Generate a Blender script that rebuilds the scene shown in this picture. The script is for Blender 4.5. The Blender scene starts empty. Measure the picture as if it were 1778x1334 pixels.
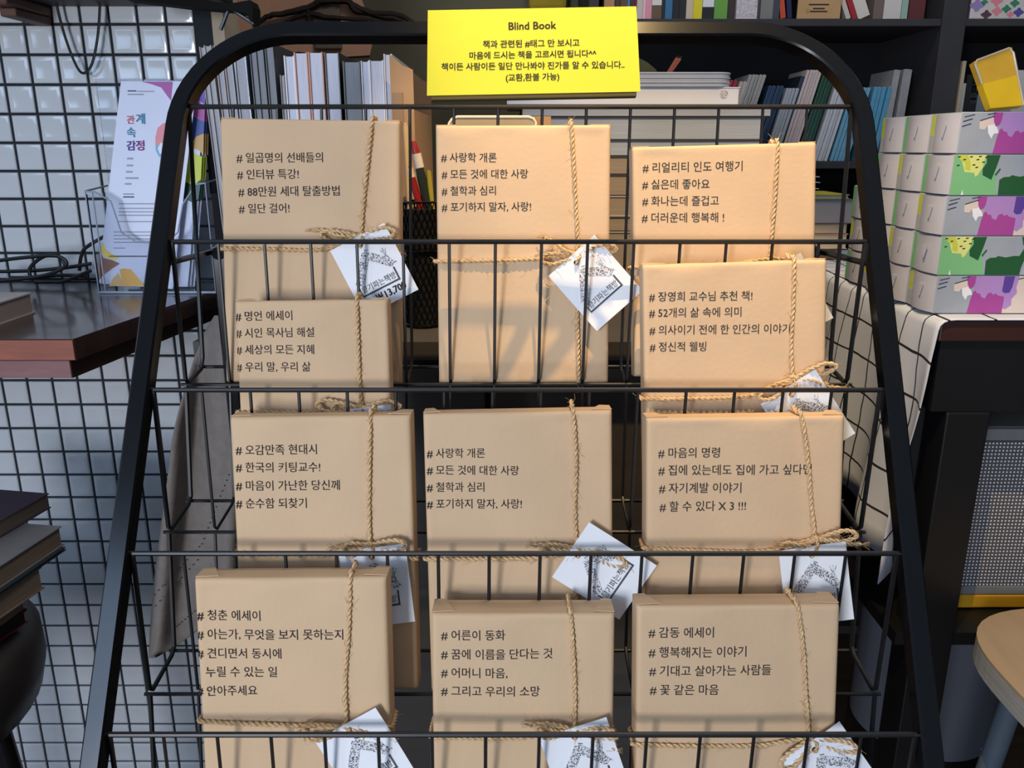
import bpy, bmesh, math, random
from mathutils import Vector, Matrix
R = random.Random(7)
SC = bpy.context.scene
COL = SC.collection
# ------------------------------------------------------------------ camera
F, CX, CY = 1438.0, 889.0, 667.0
TH = math.radians(16.0)
HC = 1.15
CT, ST = math.cos(TH), math.sin(TH)
CAM = Vector((0, 0, HC))
cd = bpy.data.cameras.new('camera'); cam = bpy.data.objects.new('camera', cd); COL.objects.link(cam)
cd.sensor_width = 36; cd.lens = 36 * F / 1778; cd.clip_start = 0.02
cam.location = CAM; cam.rotation_euler = (math.pi / 2 - TH, 0, 0)
SC.camera = cam
# ------------------------------------------------------------------ light
w = bpy.data.worlds.new('world'); SC.world = w; w.use_nodes = True
w.node_tree.nodes['Background'].inputs[0].default_value = (0.60, 0.76, 1.0, 1)
w.node_tree.nodes['Background'].inputs[1].default_value = 0.36
SC.view_settings.view_transform = 'Standard'; SC.view_settings.look = 'None'
SC.view_settings.gamma = 1; SC.view_settings.exposure = 0.0; SC.view_settings.use_curve_mapping = False


def lamp(name, kind, loc, target, energy, color, size=None, sy=None, spot=None, blend=.2):
    l = bpy.data.lights.new(name, kind); l.energy = energy; l.color = color
    if kind == 'AREA':
        l.shape = 'RECTANGLE'; l.size = size; l.size_y = sy or size
    elif kind == 'SPOT':
        l.shadow_soft_size = size; l.spot_size = math.radians(spot); l.spot_blend = blend
    o = bpy.data.objects.new(name, l); COL.objects.link(o); o.location = loc
    o.rotation_euler = (Vector(target) - Vector(loc)).to_track_quat('-Z', 'Y').to_euler()
    return o


SPOT = Vector((0.11, 0.46, 1.98))
lamp('window_daylight', 'AREA', (-.75, -1.25, 1.12), (-0.05, .6, 1.0), 27, (0.90, 0.93, 1.0), .36, .5)
lamp('high_window_daylight', 'AREA', (-1.45, -1.7, 1.85), (-.3, .6, .9), 15, (0.48, 0.68, 1.0), 1.0, .8)
lamp('ceiling_spotlight', 'SPOT', SPOT, (0.20, .84, 1.22), 62, (1.0, 0.68, 0.30), .0022, spot=50, blend=.5)
lamp('back_fill', 'AREA', (.35, .95, 2.6), (.25, .95, 0), 8, (1.0, 0.88, 0.74), .5, .4)  # added fill from overhead that brightens the back wall and shelves

# ------------------------------------------------------------------ helpers


def C2W(xc, yc, zc):
    return Vector((xc, zc * CT + yc * ST, HC - zc * ST + yc * CT))


def PX(px, py, z):
    return C2W((px - CX) / F * z, (CY - py) / F * z, z)


def ray(px, py):
    return C2W((px - CX) / F, (CY - py) / F, 1.0) - CAM


def hit(px, py, p0, n):
    d = ray(px, py); return CAM + d * ((p0 - CAM).dot(n) / d.dot(n))


def hY(px, py, Y): return hit(px, py, Vector((0, Y, 0)), Vector((0, 1, 0)))
def hZ(px, py, Z): return hit(px, py, Vector((0, 0, Z)), Vector((0, 0, 1)))


def lin(c):
    return tuple(((v / 255) / 12.92 if v / 255 <= .04045 else ((v / 255 + .055) / 1.055) ** 2.4) for v in c[:3]) + (1,)


MATS = {}


def mat(name, rgb, rough=.6, metal=0, var=.06, scale=30, bump=0, bscale=None, spec=.5, stretch=None, alpha=None, trans=0, coat=0):
    if name in MATS: return MATS[name]
    m = bpy.data.materials.new(name); m.use_nodes = True; MATS[name] = m
    nt = m.node_tree; b = nt.nodes['Principled BSDF']
    c = lin(rgb)
    tc = nt.nodes.new('ShaderNodeTexCoord'); mp = nt.nodes.new('ShaderNodeMapping')
    nt.links.new(tc.outputs['Object'], mp.inputs[0])
    if stretch: mp.inputs['Scale'].default_value = stretch
    nz = nt.nodes.new('ShaderNodeTexNoise'); nz.inputs['Scale'].default_value = scale; nz.inputs['Detail'].default_value = 4
    nt.links.new(mp.outputs[0], nz.inputs[0])
    cr = nt.nodes.new('ShaderNodeValToRGB'); nt.links.new(nz.outputs[0], cr.inputs[0])
    cr.color_ramp.elements[0].position = .3; cr.color_ramp.elements[1].position = .7
    cr.color_ramp.elements[0].color = tuple(max(0, x * (1 - var)) for x in c[:3]) + (1,)
    cr.color_ramp.elements[1].color = tuple(min(1, x * (1 + var)) for x in c[:3]) + (1,)
    nt.links.new(cr.outputs[0], b.inputs['Base Color'])
    b.inputs['Roughness'].default_value = rough; b.inputs['Metallic'].default_value = metal
    b.inputs['Specular IOR Level'].default_value = spec
    if coat: b.inputs['Coat Weight'].default_value = coat; b.inputs['Coat Roughness'].default_value = .08
    if trans: b.inputs['Transmission Weight'].default_value = trans; b.inputs['IOR'].default_value = 1.45
    if alpha is not None: b.inputs['Alpha'].default_value = alpha
    if bump:
        n2 = nt.nodes.new('ShaderNodeTexNoise'); n2.inputs['Scale'].default_value = bscale or scale * 4; n2.inputs['Detail'].default_value = 5
        nt.links.new(mp.outputs[0], n2.inputs[0])
        bp = nt.nodes.new('ShaderNodeBump'); bp.inputs['Strength'].default_value = bump; bp.inputs['Distance'].default_value = .002
        nt.links.new(n2.outputs[0], bp.inputs['Height']); nt.links.new(bp.outputs[0], b.inputs['Normal'])
    return m


INV = {}


def tag(o, label=None, cat=None, group=None, kind=None):
    if label: o['label'] = label
    if cat: o['category'] = cat
    if group: o['group'] = group
    if kind: o['kind'] = kind
    return o


def thing(name, label, cat, M=None, group=None):
    o = bpy.data.objects.new(name, None); COL.objects.link(o); o.empty_display_size = .02
    if M is None: M = Matrix()
    if isinstance(M, Vector): M = Matrix.Translation(M)
    o.matrix_world = M; INV[o.name] = M.inverted()
    return tag(o, label, cat, group)


class MB:
    def __init__(s): s.v = []; s.f = []; s.m = []; s.uv = None

    def add(s, vs, fs, mi=0, M=None):
        b = len(s.v)
        s.v += [(M @ Vector(v)) if M is not None else Vector(v) for v in vs]
        s.f += [tuple(i + b for i in f) for f in fs]; s.m += [mi] * len(fs)
        return s

    def box(s, x0, x1, y0, y1, z0, z1, mi=0, M=None, bev=0):
        x0, x1 = sorted((x0, x1)); y0, y1 = sorted((y0, y1)); z0, z1 = sorted((z0, z1))
        if bev:
            bev = min(bev, (x1 - x0) * .45, (y1 - y0) * .45, (z1 - z0) * .45)
            bm = bmesh.new(); bmesh.ops.create_cube(bm, size=1)
            for v in bm.verts:
                v.co = Vector(((x0 + x1) / 2 + v.co.x * (x1 - x0), (y0 + y1) / 2 + v.co.y * (y1 - y0), (z0 + z1) / 2 + v.co.z * (z1 - z0)))
            bmesh.ops.bevel(bm, geom=list(bm.edges), offset=bev, segments=2, affect='EDGES', profile=.5)
            bm.verts.index_update()
            s.add([v.co.copy() for v in bm.verts], [[v.index for v in f.verts] for f in bm.faces], mi, M); bm.free()
            return s
        vs = [(x, y, z) for x in (x0, x1) for y in (y0, y1) for z in (z0, z1)]
        return s.add(vs, [(0, 1, 3, 2), (4, 6, 7, 5), (0, 4, 5, 1), (2, 3, 7, 6), (0, 2, 6, 4), (1, 5, 7, 3)], mi, M)

    def prism(s, pts, d, mi=0, M=None):
        """pts: 3-D polygon, d: extrusion vector"""
        n = len(pts); pts = [Vector(p) for p in pts]; d = Vector(d)
        fs = [tuple(range(n)), tuple(range(2 * n - 1, n - 1, -1))] + [(i, i + n, (i + 1) % n + n, (i + 1) % n) for i in range(n)]
        return s.add(pts + [p + d for p in pts], fs, mi, M)

    def tube(s, path, r, sides=6, mi=0, closed=False, M=None, up=None, prof=None, caps=True):
        P = [Vector(p) for p in path]; n = len(P)
        if up is None:
            up = Vector((0, 0, 1))
            if abs((P[-1] - P[0]).normalized().dot(up)) > .9: up = Vector((1, 0, 0))
        vs = []; k = len(prof) if prof else sides
        nrm = Vector(up)
        for i, p in enumerate(P):
            a = P[i - 1] if (i > 0 or closed) else P[i]; b = P[(i + 1) % n] if (i < n - 1 or closed) else P[i]
            t = (b - a)
            t = t.normalized() if t.length > 1e-9 else Vector((0, 0, 1))
            sc = 1.0
            if prof and 0 < i < n - 1:
                sc = 1 / max(.5, (p - a).normalized().dot(t))
            nn = nrm - t * nrm.dot(t)
            if nn.length < 1e-6: nn = t.orthogonal()
            nn.normalize(); bb = t.cross(nn)
            if not prof: nrm = nn
            rr = r(i / (n - 1)) if callable(r) else r
            for j in range(k):
                if prof: q = nn * prof[j][0] + bb * prof[j][1] * sc
                else:
                    an = 2 * math.pi * j / k; q = nn * math.cos(an) * rr + bb * math.sin(an) * rr
                vs.append(p + q)
        fs = []
        for i in range(n if closed else n - 1):
            for j in range(k):
                a, b = i * k, ((i + 1) % n) * k
                fs.append((a + j, a + (j + 1) % k, b + (j + 1) % k, b + j))
        if caps and not closed: fs += [tuple(range(k - 1, -1, -1)), tuple((n - 1) * k + j for j in range(k))]
        return s.add(vs, fs, mi, M)

    def cyl(s, c, r, h, sides=32, mi=0, r2=None, M=None):
        r2 = r if r2 is None else r2; c = Vector(c)
        vs = [c + Vector((math.cos(2 * math.pi * j / sides) * q, math.sin(2 * math.pi * j / sides) * q, z)) for q, z in ((r, 0), (r2, h)) for j in range(sides)]
        fs = [(j, (j + 1) % sides, (j + 1) % sides + sides, j + sides) for j in range(sides)]
        fs += [tuple(range(sides - 1, -1, -1)), tuple(range(sides, 2 * sides))]
        return s.add(vs, fs, mi, M)

    def build(s, name, mats, parent=None, world=False, smooth=False, angle=40, label=None):
        vs = s.v
        if parent is not None and world:
            I = INV[parent.name]; vs = [I @ v for v in vs]
        me = bpy.data.meshes.new(name); me.from_pydata([tuple(v) for v in vs], [], s.f)
        for m in (mats if isinstance(mats, (list, tuple)) else [mats]): me.materials.append(m)
        me.polygons.foreach_set('material_index', s.m)
        if s.uv:
            ul = me.uv_layers.new(name='UVMap')
            for l in me.loops: ul.data[l.index].uv = s.uv[l.vertex_index]
        me.update()
        bm = bmesh.new(); bm.from_mesh(me); bmesh.ops.recalc_face_normals(bm, faces=bm.faces); bm.to_mesh(me); bm.free()
        if smooth:
            me.shade_smooth()
            try: me.set_sharp_from_angle(angle=math.radians(angle))
            except Exception: pass
        o = bpy.data.objects.new(name, me); COL.objects.link(o)
        if parent is not None: o.parent = parent; INV[o.name] = INV.get(parent.name, Matrix())
        else: INV[o.name] = Matrix()
        if label: o['label'] = label
        return o


def smoothpath(pts, n=8):
    P = [Vector(p) for p in pts]
    if len(P) < 3: return [P[0].lerp(P[-1], i / n) for i in range(n + 1)]
    out = []
    for i in range(len(P) - 1):
        p0 = P[max(i - 1, 0)]; p1 = P[i]; p2 = P[i + 1]; p3 = P[min(i + 2, len(P) - 1)]
        for k in range(n):
            t = k / n
            out.append(.5 * ((2 * p1) + (p2 - p0) * t + (2 * p0 - 5 * p1 + 4 * p2 - p3) * t * t + (3 * p1 - p0 - 3 * p2 + p3) * t ** 3))
    out.append(P[-1]); return out


def resample(P, step):
    out = [P[0]]; acc = 0
    for a, b in zip(P[:-1], P[1:]):
        L = (b - a).length
        if L < 1e-9: continue
        t = step - acc
        while t <= L:
            out.append(a.lerp(b, t / L)); t += step
        acc = (acc + L) % step
    out.append(P[-1]); return out


def rope(mb, pts, rad=.00155, sm=8, rnd=R, fib=1.0, twist=.0085):
    """two-ply jute twine along pts, with stray fibres"""
    P = resample(smoothpath(pts, sm), .0011)
    if len(P) < 3: return
    nrm = Vector((.3, .2, 1)).normalized(); fr = []
    for i, p in enumerate(P):
        t = (P[min(i + 1, len(P) - 1)] - P[max(i - 1, 0)])
        t = t.normalized() if t.length > 1e-9 else Vector((0, 1, 0))
        nn = nrm - t * nrm.dot(t)
        if nn.length < 1e-5: nn = t.orthogonal()
        nn.normalize(); nrm = nn; fr.append((p, t, nn, t.cross(nn)))
    ph = rnd.uniform(0, 6.28)
    for s_ in (0, math.pi):
        path = []
        for i, (p, t, a, b) in enumerate(fr):
            an = ph + s_ + i * .0011 / twist * 2 * math.pi
            rr = rad * .52 * (1 + .12 * math.sin(i * .37 + s_))
            path.append(p + (a * math.cos(an) + b * math.sin(an)) * rr)
        mb.tube(path, rad * .60, 5)
    L = len(P) * .0011
    for _ in range(int(L * 420 * fib)):
        p, t, a, b = rnd.choice(fr); an = rnd.uniform(0, 6.28)
        d = (a * math.cos(an) + b * math.sin(an)); d2 = Vector((rnd.uniform(-1, 1), rnd.uniform(-1, 1), rnd.uniform(-.5, 1)))
        l = rnd.choice((.002, .003, .0045, .007)) ; q = p + d * rad * .9
        sg = rnd.choice((-1, 1))
        path = [q, q + t * l * .5 * sg + d * l * .22, q + t * l * .9 * sg + d * l * .4 + d2 * l * .3]
        mb.tube(path, .00011, 3, caps=False)


# text -> flat mesh
def textmesh(s, bold=0.0, res=2):
    cu = bpy.data.curves.new('tmp', 'FONT'); cu.body = s; cu.resolution_u = res; cu.offset = bold
    o = bpy.data.objects.new('tmp', cu); COL.objects.link(o)
    dg = bpy.context.evaluated_depsgraph_get(); oe = o.evaluated_get(dg); me = oe.to_mesh()
    vs = [v.co.copy() for v in me.vertices]; fs = [tuple(p.vertices) for p in me.polygons]
    oe.to_mesh_clear(); bpy.data.objects.remove(o); bpy.data.curves.remove(cu)
    if not vs: return [], [], 1
    x0 = min(v.x for v in vs); x1 = max(v.x for v in vs)
    return [Vector((v.x - x0, v.y, 0)) for v in vs], fs, x1 - x0


def add_text(mb, s, a, b, bold=0.0, M=None, hscale=1.0, zf=None, mi=0, z=.0003):
    """text from local point a (left end of the baseline) to b (right end)"""
    vs, fs, L = textmesh(s, 0)
    if not vs: return
    offs = [(0, 0)] if bold <= 0 else [(-bold, -bold * .6), (bold, -bold * .6), (bold, bold * .6), (-bold, bold * .6)]
    a = Vector((a[0], a[1])); b = Vector((b[0], b[1])); d = b - a; k = d.length / L; d.normalize(); n = Vector((-d.y, d.x))
    for ob, (ox, oy) in enumerate(offs):
        out = []
        for v in vs:
            p = a + d * (v.x + ox) * k + n * (v.y + oy) * k * hscale
            out.append(Vector((p.x, p.y, z + ob * .000012 + (zf(p.x, p.y) if zf else 0))))
        mb.add(out, fs, mi, M)


# ------------------------------------------------------------------ materials
KRAFT = mat('kraft_paper', (203, 171, 135), .72, var=.05, scale=14, bump=.10, bscale=260)
KRAFT2 = mat('kraft_paper_dark', (176, 138, 100), .75, var=.06, scale=20, bump=.1, bscale=200)
INK = mat('black_ink', (52, 47, 46), .8, var=.1, scale=300, spec=.15)
STINK = mat('grey_stamp_ink', (84, 84, 90), .8, var=.15, scale=400, spec=.1)
TWINE = mat('jute_twine', (204, 172, 130), .9, var=.28, scale=500, spec=.1)
TAGM = mat('white_card', (228, 229, 233), .6, var=.02, scale=40)
BLACKM = mat('black_powder_coat', (6, 6, 8), .2, var=.2, scale=200, spec=.38)
WIREM = mat('black_wire', (20, 20, 22), .42, var=.2, scale=200, spec=.45)
CHAR = mat('charcoal_board', (58, 56, 58), .6, var=.08, scale=18, spec=.3)
CHARD = mat('charcoal_panel', (30, 31, 34), .75, var=.1, scale=12, spec=.2)
WHITEP = mat('white_paper', (212, 216, 228), .6, var=.02)
PAGES = mat('page_edges', (205, 203, 200), .8, var=.14, scale=60, stretch=(30, 30, .6))
PAGESH = mat('page_edges_flat', (205, 203, 198), .8, var=.14, scale=60, stretch=(.6, .6, 30))

# ------------------------------------------------------------------ setting
OLIVE = mat('olive_plaster', (104, 98, 78), .85, var=.12, scale=5, bump=.1)
mb = MB().box(-.9, 2.6, 2.05, 2.12, 0, 2.6); tag(mb.build('wall_back', OLIVE), kind='structure')
mb = MB().box(2.6, 2.68, -2.6, 2.12, 0, 2.6); tag(mb.build('wall_right', OLIVE), kind='structure')
FLO = mat('dark_wood_floor', (70, 55, 45), .5, var=.25, scale=4, stretch=(1, 12, 1))
mb = MB().box(-1.6, 2.6, -2.6, 2.12, -.05, 0); tag(mb.build('floor', FLO), kind='structure')

# tile wall
WALLY = 1.15; GR = mat('dark_grout', (30, 36, 44), .9, var=.15, scale=120)
TILE = mat('glazed_white_tile', (196, 200, 204), .12, var=.03, scale=9, bump=.12, bscale=22, spec=.6)
WX1 = -.383
mb = MB().box(-1.5, WX1, WALLY + .004, WALLY + .06, 0, 2.2)
wall = tag(mb.build('wall_left', GR), kind='structure')
TPX, TPZ = .0366, .0366
ref = hY(133.9, 661, WALLY)


def tilemesh(g=.0036, d=.004):
    bm = bmesh.new(); h = (TPX - g) / 2
    rings = [(h, d), (h, .0012), (h - .0012, .0002), (h - .0042, -.0004), (h - .0062, -.0001)]
    vs = []; fs = []
    for r_, y in rings:
        vs += [(-r_, y, -r_), (r_, y, -r_), (r_, y, r_), (-r_, y, r_)]
    for i in range(len(rings) - 1):
        for j in range(4): fs.append((i * 4 + j, i * 4 + (j + 1) % 4, i * 4 + 4 + (j + 1) % 4, i * 4 + 4 + j))
    fs.append(tuple(range(len(rings) * 4 - 4, len(rings) * 4)))
    bm.free()
    return vs, fs


tv, tf = tilemesh()
m_ = MB(); m_.add(tv, tf); tile0 = m_.build('tile', TILE, wall, smooth=True, angle=25)
cells = []
for i in range(-26, 12):
    for j in range(-30, 50):
        x = ref.x + (i + .5) * TPX; z = ref.z + (j + .5) * TPZ
        if x + TPX / 2 > WX1 or x < -1.45 or z < .02 or z > 2.18: continue
        d = Vector((x, WALLY, z)) - CAM; zc = d.y * CT - d.z * ST; yc = d.y * ST + d.z * CT
        px = CX + F * d.x / zc; py = CY - F * yc / zc
        vis = -25 < px < 1800 and -25 < py < 1360
        hidden = (px < 130 and 500 < py < 640) or (px < 60 and py > 880 and py < 1180) or (px > 345 and 480 < py < 1200)
        cells.append((0 if (vis and not hidden) else 1, zc, x, z))
cells.sort()
rest = MB(); nv = 0
for n_, (q, zc, x, z) in enumerate(cells):
    M = Matrix.Translation((x, WALLY, z)) @ Matrix.Rotation(R.gauss(0, .006), 4, 'X') @ Matrix.Rotation(R.gauss(0, .006), 4, 'Z')
    if n_ < 300:
        o = tile0 if n_ == 0 else tile0.copy()
        if n_: COL.objects.link(o)
        o.parent = wall; o.matrix_local = M
    else: rest.add(tv, tf, 0, M)
tag(rest.build('tile_remainder', TILE, wall, smooth=True, angle=25), kind='stuff')

# ------------------------------------------------------------------ display rack
RC = .0035


def rod(k): return (.1089 + .1133 * (1 - k), .634 + .0295 * (1 - k))
def fb(k): return (-.0005 - .1133 * (k - 1), .6655 - .0295 * (k - 1))
def rear(k): return (.0146, .7016) if k == 1 else (fb(k - 1)[0] - .0953, fb(k - 1)[1] + .0135)


def RK(u, p, lean=True):
    x = u + RC + (.0137 * (p[0]) if lean else 0)
    return C2W(x, p[0], p[1])


BW = .5308; NC = 15
root = thing('book_display_rack', 'black metal A-frame display rack with five rows of wire grid holding wrapped books', 'display rack', Vector((RC, .4, 0)))
up_r = (C2W(0, rod(0)[0], rod(0)[1]) - C2W(0, rod(4)[0], rod(4)[1])).normalized()
nR = Vector((1, 0, 0)).cross(up_r).normalized()
if nR.y > 0: nR = -nR
HW = .2731


def onR(u, t):  # t: distance in steps up from rod 1
    return RK(u, (.1089 + .1133 * t, .634 + .0295 * t))


STEP = math.hypot(.1133, .0295)
T1 = 1.587; rad = .088 / STEP
P = []
tb = (0.008 - onR(0, 0).z) / (onR(0, 1).z - onR(0, 0).z)
P.append(onR(-HW, tb)); P.append(onR(-HW, -3)); P.append(onR(-HW, -1))
for i in range(15):
    a = math.pi - math.pi / 2 * i / 14
    P.append(onR(-HW + .088 + .088 * math.cos(a), T1 - rad + rad * math.sin(a)))
for i in range(15):
    a = math.pi / 2 - math.pi / 2 * i / 14
    P.append(onR(HW - .088 + .088 * math.cos(a), T1 - rad + rad * math.sin(a)))
P += [onR(HW, -1), onR(HW, -3), onR(HW, tb)]
h = .0068; b_ = .0014
prof = [(-h + b_, -h), (h - b_, -h), (h, -h + b_), (h, h - b_), (h - b_, h), (-h + b_, h), (-h, h - b_), (-h, -h + b_)]
mb = MB().tube(P, 0, up=nR, prof=prof)
fr = mb.build('frame_tube', BLACKM, root, True, smooth=True, angle=35)
mb = MB()
for s_ in (-1, 1):
    p = onR(s_ * HW, tb)
    mb = MB().box(p.x - .011, p.x + .011, p.y - .012, p.y + .012, 0, .012, bev=.002)
    mb.build('rubber_foot', CHARD, root, True)
    mb = MB().tube([(s_ * HW + RC, .772, .0), (s_ * HW + RC, .772, HC + .772 * ray(CX, 428).z / ray(CX, 428).y)], 0, up=Vector((0, 1, 0)), prof=prof)
    mb.build('rear_leg', BLACKM, root, True, smooth=True, angle=35)
    q = PX(889 + s_ * 540, 445, .72)
    mb = MB().tube([(s_ * HW + RC, .772, q.z), (s_ * .2654 + RC, .772 - .03, q.z)], .006, 10)
    mb.tube([(s_ * HW + RC, .772, q.z), (s_ * HW + RC, onR(0, .1).y, q.z + .004)], .0025, 8)
    mb.build('brace', BLACKM, root, True, smooth=True)
for k in range(1, 5):
    base = thing('x', None, None) if False else None
    a = RK(-BW / 2 - .012, rod(k)); b = RK(BW / 2 + .012, rod(k))
    g = MB().tube([a, b], .0019, 8)
    for p in (fb(k), rear(k)): g.tube([RK(-BW / 2 - .004, p), RK(BW / 2 + .004, p)], .0015, 6)
    if k == 1:
        g.tube([RK(-BW / 2 - .014, rod(0)), RK(BW / 2 + .014, rod(0))], .0019, 8)
    bas = g.build('wire_pocket', WIREM, root, True, smooth=True)
    if k > 1: bas['kind'] = 'part'; del bas['kind']
    for i in range(NC + 1):
        u = -BW / 2 + BW * i / NC
        topp = rod(0) if k == 1 else fb(k - 1)
        pa = RK(u, rod(k)); pb = RK(u, fb(k)); pc = RK(u, rear(k)); pd = RK(u, topp)
        path = [pa, pb.lerp(pa, .04), pb.lerp(pc, .1), pc.lerp(pb, .12), pc.lerp(pd, .04), pd]
        rr = .0019 if i in (0, NC) else .00125
        MB().tube(path, rr, 6, up=Vector((1, 0, 0))).build('wire', WIREM, bas, True, smooth=True)

# yellow sign
SIGN = mat('yellow_card', (190, 190, 36), .55, var=.02, scale=8)
SIGNE = mat('card_edge_dark', (70, 62, 24), .8)
z = .662; TL, TR_, BL = PX(744, 18, z), PX(1106, 10, z), PX(738, 166, z); BR = PX(1113, 160, z)
ux = (TR_ - TL + BR - BL).normalized(); uy = (TL - BL).normalized(); n = ux.cross(uy).normalized(); uy = n.cross(ux)
cen = (TL + TR_ + BL + BR) / 4; W = (TR_ - TL).length; H = (TL - BL).length
M = Matrix((ux, uy, n)).transposed().to_4x4(); M.translation = cen
rt = thing('yellow_notice_sign', 'bright yellow notice card with black Korean lettering propped on top bar of the rack', 'sign', M)
MB().add([(-W / 2, H / 2, 0), (W / 2, H / 2, 0), (W / 2 + .002, -H / 2, 0), (-W / 2 - .002, -H / 2, 0), (-W / 2, H / 2, -.0005), (W / 2, H / 2, -.0005), (W / 2 + .002, -H / 2, -.0005), (-W / 2 - .002, -H / 2, -.0005)],
         [(0, 1, 2, 3), (7, 6, 5, 4), (0, 4, 5, 1), (1, 5, 6, 2), (2, 6, 7, 3), (3, 7, 4, 0)]).build('card_face', SIGN, rt)
MB().box(-W / 2 + .001, W / 2 - .001, -H / 2 - .0035, H / 2 - .001, -.006, -.0006, bev=.0008).build('backing_board', SIGNE, rt)


def sloc(px, py):
    p = M.inverted() @ hit(px, py, cen, n); return (p.x, p.y)


for s_, xa, ya, xb, yb in [('Blind Book', 883.5, 52, 965.5, 50), ('책과 관련된 #태그 만 보시고', 839, 82.5, 1006, 79.5), ('마음에 드시는 책을 고르시면 됩니다^^', 815.5, 102, 1035, 98),
                           ('책이든 사람이든 일단 만나봐야 진가를 알 수 있습니다..', 767, 121.5, 1084, 117.5), ('(교환,환불 가능)', 878.5, 140.5, 971, 138)]:
    mb = MB(); add_text(mb, s_, sloc(xa, ya), sloc(xb, yb), bold=.020)
    mb.build('printed_line', INK, rt)

# ------------------------------------------------------------------ wrapped books
TILT = math.radians(6.5)
upd = (C2W(0, math.cos(TILT), -math.sin(TILT)) - CAM).normalized()
nB = Vector((1, 0, 0)).cross(upd).normalized()
nB = nB if nB.y < 0 else -nB
SPECK = mat('speckled_stamp', (60, 60, 64), .8)
nt = SPECK.node_tree; nt.nodes.remove(nt.nodes['Color Ramp'])
vz = nt.nodes.new('ShaderNodeTexVoronoi'); vz.inputs['Scale'].default_value = 900
tc = [x for x in nt.nodes if x.type == 'MAPPING'][0]; nt.links.new(tc.outputs[0], vz.inputs[0])
cr = nt.nodes.new('ShaderNodeValToRGB'); cr.color_ramp.elements[0].position = .25; cr.color_ramp.elements[1].position = .62
cr.color_ramp.elements[0].color = lin((35, 35, 38)); cr.color_ramp.elements[1].color = lin((215, 215, 220))
nt.links.new(vz.outputs[0], cr.inputs[0]); nt.links.new(cr.outputs[0], nt.nodes['Principled BSDF'].inputs['Base Color'])


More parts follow.
